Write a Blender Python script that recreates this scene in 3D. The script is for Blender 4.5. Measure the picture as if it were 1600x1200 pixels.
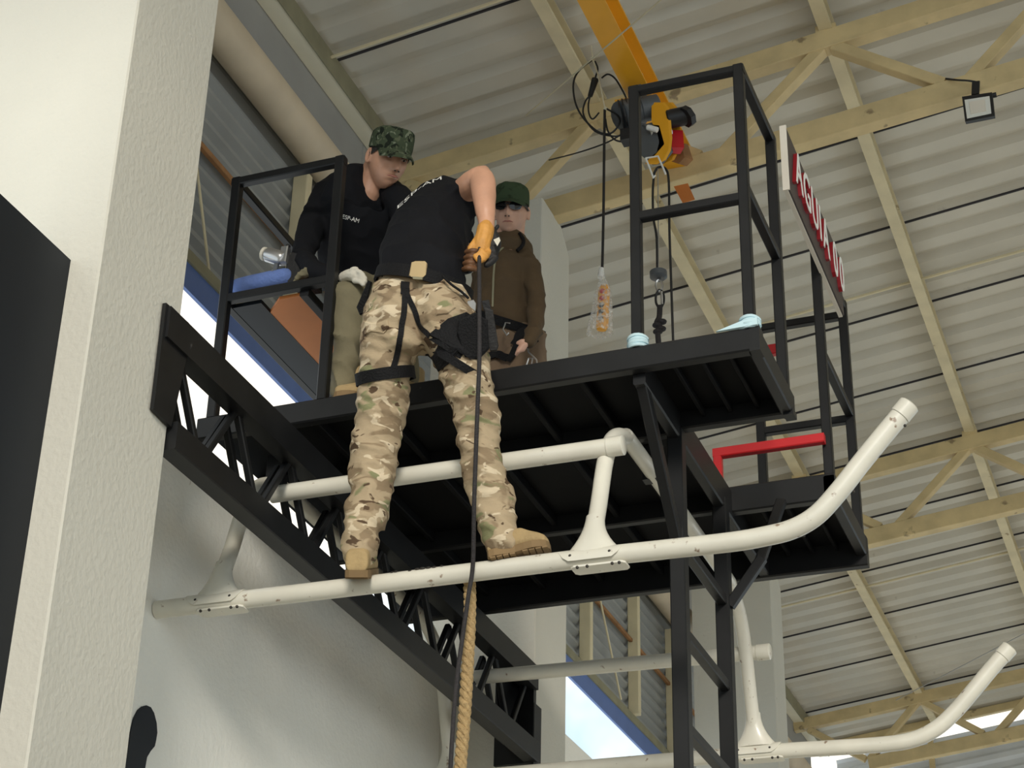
import bpy, bmesh, math, random
from mathutils import Vector, Matrix, noise
random.seed(7)
for o in list(bpy.data.objects): bpy.data.objects.remove(o)
SC = bpy.context.scene
COL = SC.collection
# ------------------------------------------------------------------ camera
F = 2980.15                                   # focal length in pixels of the 1600x1200 frame
CAM = Vector((0, 0, 1.6))
YAW, PITCH, ROLL = math.radians(21.24346), math.radians(28.67713), math.radians(1.36226)
_f = Vector((-math.sin(YAW)*math.cos(PITCH), math.cos(YAW)*math.cos(PITCH), math.sin(PITCH)))
_r = Vector((math.cos(YAW), math.sin(YAW), 0)); _u = _r.cross(_f)
RT = math.cos(ROLL)*_r + math.sin(ROLL)*_u
UP = -math.sin(ROLL)*_r + math.cos(ROLL)*_u
cd = bpy.data.cameras.new('camera'); cam = bpy.data.objects.new('camera', cd); COL.objects.link(cam)
cd.sensor_width = 36; cd.sensor_fit = 'HORIZONTAL'; cd.lens = F/1600*36; cd.clip_end = 200
cam.matrix_world = Matrix(((RT.x, UP.x, -_f.x, CAM.x), (RT.y, UP.y, -_f.y, CAM.y), (RT.z, UP.z, -_f.z, CAM.z), (0, 0, 0, 1)))
SC.camera = cam
# ------------------------------------------------------------------ light and exposure
SC.view_settings.view_transform = 'Standard'; SC.view_settings.look = 'None'
SC.view_settings.gamma = 1; SC.view_settings.use_curve_mapping = False
SC.view_settings.exposure = 0.02
W = bpy.data.worlds.new('sky'); SC.world = W; W.use_nodes = True
wn = W.node_tree; wn.nodes.clear()
_o = wn.nodes.new('ShaderNodeOutputWorld'); _b = wn.nodes.new('ShaderNodeBackground')
_tc = wn.nodes.new('ShaderNodeTexCoord'); _nz = wn.nodes.new('ShaderNodeTexNoise'); _cr = wn.nodes.new('ShaderNodeValToRGB')
_nz.inputs['Scale'].default_value = 5.0; _nz.inputs['Detail'].default_value = 5
_cr.color_ramp.elements[0].position = .40; _cr.color_ramp.elements[0].color = (.32, .58, .80, 1)
_cr.color_ramp.elements[1].position = .55; _cr.color_ramp.elements[1].color = (1.0, .94, .83, 1)
wn.links.new(_tc.outputs['Generated'], _nz.inputs['Vector']); wn.links.new(_nz.outputs['Fac'], _cr.inputs['Fac'])
wn.links.new(_cr.outputs['Color'], _b.inputs['Color']); wn.links.new(_b.outputs['Background'], _o.inputs['Surface'])
_b.inputs['Strength'].default_value = 1.38
def sun(direction, energy, angle, col):
    l = bpy.data.lights.new('sun', 'SUN'); l.energy = energy; l.angle = math.radians(angle); l.color = col
    o = bpy.data.objects.new('sun', l); COL.objects.link(o); o.location = (6, -14, 12)
    o.rotation_euler = Vector(direction).to_track_quat('-Z', 'Y').to_euler(); return o
sun((-.36, .89, -.29), 2.2, 12, (1, .925, .81))
# ------------------------------------------------------------------ pixel helpers
def ray(x, y): return _f + (x-800)/F*RT + (600-y)/F*UP
def at(x, y, X=None, Y=None, Z=None):
    d = ray(x, y)
    if X is not None: t = (X-CAM.x)/d.x
    elif Y is not None: t = (Y-CAM.y)/d.y
    else: t = (Z-CAM.z)/d.z
    return CAM + d*t
def depth(P): return (Vector(P)-CAM).dot(_f)
def mpp(P): return depth(P)/F                 # metres per pixel at P
# ------------------------------------------------------------------ materials
def mat(name, col, rough=.6, metal=0, var=.0, vscale=8, bump=0, bscale=60, col2=None, spots=None, dist=.01, coat=0, trans=0, spec=None):
    m = bpy.data.materials.new(name); m.use_nodes = True; nt = m.node_tree; n = nt.nodes; L = nt.links
    b = n['Principled BSDF']; b.inputs['Roughness'].default_value = rough; b.inputs['Metallic'].default_value = metal
    if spec is not None: b.inputs['Specular IOR Level'].default_value = spec
    if coat: b.inputs['Coat Weight'].default_value = coat
    if trans: b.inputs['Transmission Weight'].default_value = trans
    c = (*col, 1); b.inputs['Base Color'].default_value = c
    tc = n.new('ShaderNodeTexCoord'); src = None
    if var or col2:
        t = n.new('ShaderNodeTexNoise'); t.inputs['Scale'].default_value = vscale; t.inputs['Detail'].default_value = 6
        L.new(tc.outputs['Object'], t.inputs['Vector'])
        r = n.new('ShaderNodeValToRGB'); r.color_ramp.elements[0].position = .32; r.color_ramp.elements[1].position = .68
        c2 = col2 if col2 else tuple(max(0, v*(1-var)) for v in col)
        r.color_ramp.elements[0].color = (*c2, 1); r.color_ramp.elements[1].color = c
        L.new(t.outputs['Fac'], r.inputs['Fac']); src = r.outputs['Color']
    if spots:                                   # (colour, scale, threshold) : small stains
        sc, ss, th = spots
        t2 = n.new('ShaderNodeTexNoise'); t2.inputs['Scale'].default_value = ss; t2.inputs['Detail'].default_value = 4
        L.new(tc.outputs['Object'], t2.inputs['Vector'])
        r2 = n.new('ShaderNodeValToRGB'); r2.color_ramp.elements[0].position = th; r2.color_ramp.elements[1].position = th+.05
        L.new(t2.outputs['Fac'], r2.inputs['Fac'])
        mx = n.new('ShaderNodeMixRGB'); mx.inputs['Color2'].default_value = (*sc, 1)
        if src: L.new(src, mx.inputs['Color1'])
        else: mx.inputs['Color1'].default_value = c
        L.new(r2.outputs['Color'], mx.inputs['Fac']); src = mx.outputs['Color']
    if src: L.new(src, b.inputs['Base Color'])
    if bump:
        t3 = n.new('ShaderNodeTexNoise'); t3.inputs['Scale'].default_value = bscale; t3.inputs['Detail'].default_value = 4
        L.new(tc.outputs['Object'], t3.inputs['Vector'])
        bp = n.new('ShaderNodeBump'); bp.inputs['Strength'].default_value = bump; bp.inputs['Distance'].default_value = dist
        L.new(t3.outputs['Fac'], bp.inputs['Height']); L.new(bp.outputs['Normal'], b.inputs['Normal'])
    return m
M = dict(
    plaster=mat('white_plaster', (.88, .87, .80), .9, var=.06, vscale=3, bump=.35, bscale=45, spots=((.42, .36, .30), 14, .74)),
    pillar=mat('pillar_paint', (.62, .60, .525), .85, var=.05, vscale=2.5, bump=.4, bscale=55, dist=.007, spots=((.40, .35, .28), 11, .745)),
    darkwall=mat('dark_wall_paint', (.008, .0115, .017), .5, var=.2, vscale=2, spec=.3),
    floor=mat('concrete_floor', (.56, .51, .43), .8, var=.15, vscale=1.5, bump=.2),
    roof=mat('galvanised_sheet', (.64, .60, .51), .6, metal=.05, var=.12, vscale=2.2, spots=((.40, .36, .30), 4.5, .70)),
    seam_shadow=mat('seam_shadow_dark', (.035, .032, .035), .8),
    flash=mat('grey_flashing', (.36, .355, .34), .7, metal=.0, var=.1, vscale=4),
    beige=mat('beige_steel', (.72, .565, .30), .6, var=.22, vscale=7, spots=((.30, .22, .12), 9, .66)),
    beigelt=mat('pale_beige_steel', (.78, .68, .45), .6, var=.15, vscale=6, spots=((.38, .28, .15), 10, .69)),
    cream=mat('cream_steel', (.86, .80, .62), .6, var=.08, vscale=5),
    pipe=mat('beige_pipe', (.66, .55, .40), .6, var=.16, vscale=5),
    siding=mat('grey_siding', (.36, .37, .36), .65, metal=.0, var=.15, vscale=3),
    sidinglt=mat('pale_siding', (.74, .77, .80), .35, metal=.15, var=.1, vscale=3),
    blue=mat('blue_trim', (.12, .20, .48), .5, var=.1),
    rust=mat('rusty_bar', (.40, .20, .08), .8, var=.4, vscale=14),
    black=mat('black_steel', (.010, .0105, .0115), .45, var=.35, vscale=9, spots=((.06, .06, .06), 16, .74), spec=.32),
    blackd=mat('black_deck', (.004, .0045, .0055), .7, var=.3, vscale=6, spec=.12),
    skid=mat('cream_tube', (.74, .715, .62), .33, var=.10, vscale=9, spots=((.27, .19, .13), 26, .665), coat=.3),
    bolt=mat('dark_bolt', (.05, .045, .04), .5, metal=.6),
    crimson=mat('crimson_letter', (.30, .008, .016), .45),
    red=mat('red_paint', (.55, .015, .02), .4),
    orange=mat('orange_crane_paint', (.85, .40, .02), .35, var=.1, vscale=5),
    ply=mat('orange_board', (.72, .24, .06), .6, var=.12, vscale=6),
    signb=mat('sign_board', (.055, .042, .04), .5), signe=mat('sign_edge', (.78, .72, .62), .7), white=mat('white_letter', (.85, .84, .80), .6),
    rubber=mat('black_rubber', (.012, .012, .013), .5), ropeb=mat('black_rope', (.030, .026, .028), .7, var=.4, vscale=120, bump=.5, bscale=260),
    rope=mat('manila_rope', (.52, .36, .17), .9, var=.3, vscale=90, bump=.6, bscale=300),
    string=mat('pale_string', (.70, .64, .46), .9), steel=mat('steel', (.55, .55, .55), .3, metal=.9), grey=mat('hoist_grey', (.10, .11, .12), .45, var=.2),
    yellow=mat('pendant_yellow', (.90, .42, .03), .5), cloth=mat('pale_blue_cloth', (.55, .74, .80), .9), glassw=mat('lamp_glass', (.80, .80, .74), .25),
    btrim=mat('olive_drab', (.30, .28, .18), .7, var=.2))
def bagmat():
    m = bpy.data.materials.new('clear_bag'); m.use_nodes = True; n = m.node_tree.nodes; L = m.node_tree.links; n.clear()
    o = n.new('ShaderNodeOutputMaterial'); mx = n.new('ShaderNodeMixShader'); t = n.new('ShaderNodeBsdfTransparent'); g = n.new('ShaderNodeBsdfPrincipled')
    g.inputs['Base Color'].default_value = (.85, .85, .82, 1); g.inputs['Roughness'].default_value = .25
    nz = n.new('ShaderNodeTexNoise'); nz.inputs['Scale'].default_value = 60; r = n.new('ShaderNodeValToRGB')
    r.color_ramp.elements[0].position = .45; r.color_ramp.elements[0].color = (.18,)*3+(1,); r.color_ramp.elements[1].position = .65; r.color_ramp.elements[1].color = (.62,)*3+(1,)
    tc = n.new('ShaderNodeTexCoord'); L.new(tc.outputs['Object'], nz.inputs['Vector']); L.new(nz.outputs['Fac'], r.inputs['Fac']); L.new(r.outputs['Color'], mx.inputs['Fac'])
    L.new(t.outputs[0], mx.inputs[1]); L.new(g.outputs[0], mx.inputs[2]); L.new(mx.outputs[0], o.inputs['Surface']); return m
M['bag'] = bagmat()
# ------------------------------------------------------------------ mesh building
class MB:
    def __init__(s): s.v = []; s.f = []
    def add(s, vs, fs):
        k = len(s.v); s.v += [Vector(v) for v in vs]; s.f += [[i+k for i in f] for f in fs]; return s
    def box(s, a, b):
        x0, y0, z0 = a; x1, y1, z1 = b
        return s.add([(x0,y0,z0),(x1,y0,z0),(x1,y1,z0),(x0,y1,z0),(x0,y0,z1),(x1,y0,z1),(x1,y1,z1),(x0,y1,z1)],
                     [(0,3,2,1),(4,5,6,7),(0,1,5,4),(1,2,6,5),(2,3,7,6),(3,0,4,7)])
    def prof(s, p0, p1, pts, up=(0,0,1)):                      # sweep a 2D outline (side, up) along p0 -> p1
        p0, p1 = Vector(p0), Vector(p1); d = (p1-p0).normalized(); u = Vector(up)
        if abs(d.dot(u)) > .98: u = Vector((0, 1, 0))
        sd = d.cross(u).normalized(); u = sd.cross(d); n = len(pts)
        vs = [p+sd*a+u*b for p in (p0, p1) for a, b in pts]
        return s.add(vs, [list(range(n))[::-1], list(range(n, 2*n))]+[(i, (i+1) % n, n+(i+1) % n, n+i) for i in range(n)])
    def bar(s, p0, p1, w, h, up=(0,0,1), c=.0035):
        a, b = w/2, h/2; c = min(c, a*.4, b*.4)
        return s.prof(p0, p1, [(-a+c,-b),(a-c,-b),(a,-b+c),(a,b-c),(a-c,b),(-a+c,b),(-a,b-c),(-a,-b+c)], up)
    def tube(s, pts, r, n=14, caps=True, flat=1, ref=None):     # r: number or list; flat squashes along the second axis
        pts = [Vector(p) for p in pts]; R = r if isinstance(r, (list, tuple)) else [r]*len(pts); k = len(s.v)
        t0 = (pts[1]-pts[0]).normalized(); a = Vector(ref) if ref else t0.orthogonal()
        a = (a-t0*a.dot(t0)).normalized()
        for i, p in enumerate(pts):
            t = (pts[min(i+1, len(pts)-1)]-pts[max(i-1, 0)]).normalized(); a = (a-t*a.dot(t)).normalized(); b = t.cross(a)
            for j in range(n):
                q = 2*math.pi*j/n; s.v.append(p+(a*math.cos(q)+b*math.sin(q)*flat)*R[i])
        for i in range(len(pts)-1):
            for j in range(n): s.f.append([k+i*n+j, k+i*n+(j+1) % n, k+(i+1)*n+(j+1) % n, k+(i+1)*n+j])
        if caps: s.f.append([k+j for j in range(n)][::-1]); s.f.append([k+(len(pts)-1)*n+j for j in range(n)])
        return s
    def ball(s, c, r, n=12, m=8, sc=(1,1,1), rot=None):
        c = Vector(c); vs = []; fs = []
        for i in range(m+1):
            th = math.pi*i/m
            for j in range(n):
                v = Vector((math.sin(th)*math.cos(2*math.pi*j/n)*sc[0], math.sin(th)*math.sin(2*math.pi*j/n)*sc[1], math.cos(th)*sc[2]))*r
                vs.append(c+(rot @ v if rot else v))
        for i in range(m):
            for j in range(n): fs.append((i*n+j, (i+1)*n+j, (i+1)*n+(j+1) % n, i*n+(j+1) % n))
        return s.add(vs, fs)
    def extr(s, poly, off):                                     # closed 3D polygon extruded by a vector
        n = len(poly); off = Vector(off); P = [Vector(p) for p in poly]
        return s.add(P+[p+off for p in P], [list(range(n))[::-1], list(range(n, 2*n))]+[(i, (i+1) % n, n+(i+1) % n, n+i) for i in range(n)])
ORG = {}
def obj(name, mb, m, parent=None, smooth=False, loc=None, weld=0):
    o3 = ORG[parent.name] if parent else (Vector(loc) if loc is not None else Vector((sum(v.x for v in mb.v)/len(mb.v), sum(v.y for v in mb.v)/len(mb.v), min(v.z for v in mb.v))))
    me = bpy.data.meshes.new(name); me.from_pydata([v-o3 for v in mb.v], [], mb.f)
    bm = bmesh.new(); bm.from_mesh(me)
    if weld: bmesh.ops.remove_doubles(bm, verts=bm.verts, dist=weld)
    bmesh.ops.recalc_face_normals(bm, faces=bm.faces); bm.to_mesh(me); bm.free()
    me.materials.append(M[m] if isinstance(m, str) else m)
    if smooth:
        me.polygons.foreach_set('use_smooth', [True]*len(me.polygons))
        try: me.set_sharp_from_angle(angle=math.radians(42))
        except Exception: pass
    o = bpy.data.objects.new(name, me); COL.objects.link(o)
    if parent: o.parent = parent
    else: o.location = o3
    ORG[o.name] = o3
    return o
def tag(o, label, cat, group=None):
    o['label'] = label; o['category'] = cat
    if group: o['group'] = group
    return o
def struct(o): o['kind'] = 'structure'; return o
def thing(name, label, cat, loc, group=None):
    o = bpy.data.objects.new(name, None); COL.objects.link(o); o.location = loc; o.empty_display_size = .1
    ORG[o.name] = Vector(loc); return tag(o, label, cat, group)
def share(o, dloc, parent):
    c = bpy.data.objects.new(o.name.split('.')[0], o.data); COL.objects.link(c); c.parent = parent; c.location = dloc
    ORG[c.name] = ORG[parent.name]+Vector(dloc); return c
def spline(P, n=8):
    P = [Vector(p) for p in P]; out = []
    for i in range(len(P)-1):
        p0, p1, p2, p3 = P[max(i-1, 0)], P[i], P[i+1], P[min(i+2, len(P)-1)]
        for k in range(n):
            t = k/n; out.append(.5*((2*p1)+(p2-p0)*t+(2*p0-5*p1+4*p2-p3)*t*t+(3*p1-p0-3*p2+p3)*t**3))
    out.append(P[-1]); return out
# ================================================================== the hall
XP = -2.62          # front plane of the concrete pillars
XW = -3.04          # face of the set-back infill wall
ZD = 4.54           # top of the platform deck
def roofz(x): return 7.30+.13*(x+3)
struct(obj('floor', MB().box((-3.6, -9, -.15), (9, 26, 0)), 'floor'))
# infill walls between the pillars
struct(obj('wall_left', MB().box((XW-.16, 4.02, 0), (XW, 7.14, 4.46)), 'plaster'))
struct(obj('wall_left_dark', MB().box((-2.88, -4, 0), (-2.716, 3.72, 4.355)), 'darkwall'))
struct(obj('wall_left_far', MB().box((XW-.16, 7.42, 0), (XW, 17.4, 4.64)), 'plaster'))
# blue sill trim and beige lintel over the open slot, corrugated siding above
def cladding():
    root = struct(obj('wall_upper', MB().box((-3.395, 3.7, 5.445), (-3.365, 17.4, 5.495)), 'btrim'))
    pitch = .076; z = 5.26
    for row in range(1):
        pass
    # sheets: ribs run along the wall
    prof = []; zz = 5.47; k = 0
    while zz < 6.5:
        prof += [(0, zz), (-.026, zz+.022), (-.026, zz+.038), (0, zz+.060)]; zz += pitch
    for y0 in (3.4, 4.62, 5.84, 7.06, 8.28, 9.5, 10.72, 11.94, 13.16, 14.4):
        mb = MB(); vs = []
        for yy in (y0, y0+1.222):
            vs += [(-3.40+a, yy, b) for a, b in prof]
        for yy in (y0, y0+1.222):
            vs += [(-3.404+a, yy, b) for a, b in prof]
        n = len(prof); fs = [(i, i+1, n+i+1, n+i) for i in range(n-1)]+[(2*n+i, 3*n+i, 3*n+i+1, 2*n+i+1) for i in range(n-1)]
        mb.add(vs, fs); obj('siding_sheet', mb, 'siding', root)
    for y in (6.074, 9.94, 10.886, 11.726):
        obj('upright', MB().bar((-3.362, y, 5.495), (-3.362, y, 6.37), .07, .05), 'beigelt', root)
    obj('girt', MB().bar((-3.375, 3.6, 5.98), (-3.375, 15, 5.98), .024, .024), 'rust', root)
    obj('tie_rod', MB().tube([(-3.375, 5.42, 5.5), (-3.375, 5.0, 6.4)], .006, 6), 'beigelt', root)
    obj('tie_rod', MB().tube([(-3.36, 9.95, 6.3), (-3.36, 10.6, 5.5)], .007, 6), 'beigelt', root)
cladding()
struct(obj('trim_1', MB().box((-3.39, 3.9, 5.335), (-3.375, 7.2, 5.445)), 'blue'))
struct(obj('trim_2', MB().box((-3.39, 7.3, 5.335), (-3.375, 17.4, 5.445)), 'blue'))
# pillars
def pillar(y0, y1, top, label, cap=True):
    mb = MB(); b = .005; xb = -3.16
    pts = [(xb, y0), (XP-b, y0), (XP, y0+b), (XP, y1-b), (XP-b, y1), (xb, y1)]
    vs = []; zt = top
    lv = [(0, 0), (top-.10 if cap else top, 0), (top, .0)]
    for z, _ in lv:
        for k, (x, y) in enumerate(pts):
            yy = y
            if cap and z == top: yy = min(y, y1-.12) if y > (y0+y1)/2 else y
            vs.append((x, yy, z))
    n = 6; fs = [list(range(n))[::-1], list(range(2*n, 3*n))]
    for r in range(2): fs += [(r*n+i, r*n+(i+1) % n, (r+1)*n+(i+1) % n, (r+1)*n+i) for i in range(n)]
    mb.add(vs, fs)
    return tag(obj('concrete_pillar', mb, 'pillar', loc=((xb+XP)/2, (y0+y1)/2, 0)), label, 'pillar')
pillar(3.66, 4.085, 7.2, 'wide white concrete pillar beside the dark painted wall', False)
pillar(7.08, 7.475, 6.745, 'white concrete pillar that carries the roof truss behind the man in sunglasses')
pillar(11.55, 11.86, 6.72, 'white concrete pillar rising behind the black ladder and far curved skid strut')
# eave pipe between the pillars
tag(obj('eave_pipe', MB().tube([(-3.29, 2.0, 6.46), (-3.29, 17.3, 6.46)], .085, 24), 'pipe', smooth=True), 'thick round beige pipe beam running under the eave above the siding', 'pipe')
# roof : corrugated sheets on purlins
def roof():
    x0, x1 = -3.95, 9.2
    root = struct(obj('ceiling', MB().add([(x0, -2.6, roofz(x0)+.19), (x1, -2.6, roofz(x1)+.19), (x1, 17.36, roofz(x1)+.19), (x0, 17.36, roofz(x0)+.19),
              (x0, -2.6, roofz(x0)+.20), (x1, -2.6, roofz(x1)+.20), (x1, 17.36, roofz(x1)+.20), (x0, 17.36, roofz(x0)+.20)],
              [(0,1,2,3),(4,7,6,5),(0,4,5,1),(1,5,6,2),(2,6,7,3),(3,7,4,0)]), 'roof'))
    P = .226; prof = []
    for k in range(4):
        y = k*P
        prof += [(y, .0), (y+.105, .0), (y+.138, .042), (y+.193, .042)]
    prof.append((.902, 0))
    n = len(prof); vs = [(x, y, roofz(x)+.10+z) for x in (x0, x1) for y, z in prof]
    vs += [(x, y, roofz(x)+.104+z) for x in (x0, x1) for y, z in prof]
    fs = [(i, i+1, n+i+1, n+i) for i in range(n-1)]+[(2*n+i, 3*n+i, 3*n+i+1, 2*n+i+1) for i in range(n-1)]
    base = 8.30-.905*12
    first = None; fseam = None
    for k in range(22):
        if first is None:
            first = obj('roof_sheet', MB().add([(x, y+base, z) for x, y, z in vs], fs), 'roof', root)
            fseam = obj('seam_shadow', MB().prof((x0, base-.004, roofz(x0)+.096), (x1, base-.004, roofz(x1)+.096), [(-.005,-.001),(.005,-.001),(.005,.01),(-.005,.01)]), 'seam_shadow', root)  # dark strip stands in for the shadow line at each sheet lap
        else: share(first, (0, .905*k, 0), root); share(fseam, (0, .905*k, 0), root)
    # purlins : cee sections along the hall
    cee = [(-.032,0),(.032,0),(.032,.018),(.028,.018),(.028,.004),(-.028,.004),(-.028,.096),(.032,.096),(.032,.10),(-.032,.10)]
    for x in (-2.415, -1.245, -.08, 1.08, 2.24, 3.4, 4.6, 5.8, 7.0, 8.2):
        obj('purlin', MB().prof((x, -2, roofz(x)-.005), (x, 17.36, roofz(x)-.005), cee), 'beigelt', root)
    x = -3.50
    obj('purlin', MB().prof((x, -2, roofz(x)-.02), (x, 17.36, roofz(x)-.02), [(-.045,0),(.045,0),(.045,.11),(-.045,.11)]), 'cream', root)
    obj('purlin_web', MB().box((x+.045, -2, roofz(x)-.025), (x+.052, 17.36, roofz(x)+.09)), 'btrim', root)
    for y in (-.5, 2.0, 4.5, 7.0, 9.5, 12.0, 14.5): obj('eave_flashing', MB().box((-3.565, y, 6.50), (-3.55, y+2.495, 7.225)), 'flash', root)
    for y in (6.40, 9.75, 13.9):
        obj('sag_rod', MB().tube([(x_, y, roofz(x_)+.05) for x_ in (-3.75, -2.4, -1.2, 1, 3)], .009, 6), 'beigelt', root)
roof()
# roof trusses
def truss(y, label, x1=3.4, dz=0, s=1.0):
    t = thing('roof_truss', label, 'roof truss', (XP, y, 6.69+dz), 'steel roof trusses over the hall')
    top = lambda x: roofz(x)-.06+dz
    bot = lambda x: 6.80+.118*(x+2.6)+dz
    obj('top_chord', MB().bar((-3.55, y, top(-3.55)), (x1, y, top(x1)), .075, .105), 'beige', t)
    obj('bottom_chord', MB().bar((-2.9, y, bot(-2.9)), (x1, y, bot(x1)), .075, .115), 'beige', t)
    tn = [-3.48, -2.415, -1.245, -.08, 1.08, 2.24, 3.3]
    for i in range(len(tn)-1):
        a, b = tn[i], tn[i+1]; m = (a+b)/2
        for q, sgn in ((a, -1), (b, 1)):
            if q == -3.48: p = (q+.06, y, top(q)-.05); e = (m+.02, y, bot(m)+.05)
            else: p = (q+(.03 if q == a else -.03), y, top(q)-.04); e = (m+sgn*.06, y, bot(m)+.05)
            obj('web', MB().bar(p, e, .055, .062, up=(0, 1, 0)), 'beige', t)
    for q in tn[1:-1]: obj('purlin_cleat', MB().box((q-.05, y-.034, top(q)+.03), (q+.05, y+.034, top(q)+.085)), 'beige', t)
    return t
truss(7.28, 'beige steel roof truss resting on the pillar behind the hoist, floodlight on it')
truss(11.72, 'beige steel roof truss seen through and right of the black platform railing', dz=-.02)
truss(16.35, 'distant beige steel roof truss crossing behind the far curved skid tip', dz=.02)
# far gable siding with an open light gap
def gable():
    rz = lambda x: roofz(x)+.02
    prof = []; z = -2.515
    while z < -.18: prof += [(0, z), (.03, z+.03), (.03, z+.08), (0, z+.11)]; z += .155
    n = len(prof); x0, x1 = -3.4, 9.0
    vs = [(x, 17.42+a, rz(x)+b) for x in (x0, x1) for a, b in prof]+[(x, 17.426+a, rz(x)+b) for x in (x0, x1) for a, b in prof]
    fs = [(i, i+1, n+i+1, n+i) for i in range(n-1)]+[(2*n+i, 3*n+i, 3*n+i+1, 2*n+i+1) for i in range(n-1)]
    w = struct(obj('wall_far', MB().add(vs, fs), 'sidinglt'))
    for x in (-2.5, -1.4, .3, 2.4): obj('upright', MB().bar((x, 17.38, rz(x)-2.4), (x, 17.38, rz(x)-.02), .05, .05), 'beige', w)
    struct(obj('trim_3', MB().bar((-3.5, 17.33, rz(-3.5)+.04), (9.0, 17.33, rz(9.0)+.04), .05, .07), 'beige'))
gable()
struct(obj('wall_right_blocker', MB().box((9.0, -2, 4.4), (9.15, 17.4, 9.1)), 'plaster'))  # unseen upper wall, added to keep light off the pillar tops
# black silhouette painted low on the wall, with the sliver that laps onto the pillar
sil = [(229,1102),(236,1105),(241,1114),(245,1130),(246,1145),(244,1157),(242,1166),(236,1173),(230,1183),(227,1200),(224,1230),(222,1300),(180,1300),(190,1230),(196,1200),(203,1150),(206,1135),(209,1122),(216,1109),(222,1104)]
tag(obj('painted_silhouette', MB().extr([at(x, y, X=XW+.004) for x, y in sil], (-.004, 0, 0)), 'darkwall'), 'black rounded silhouette painted low on the white wall', 'wall painting')
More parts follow.
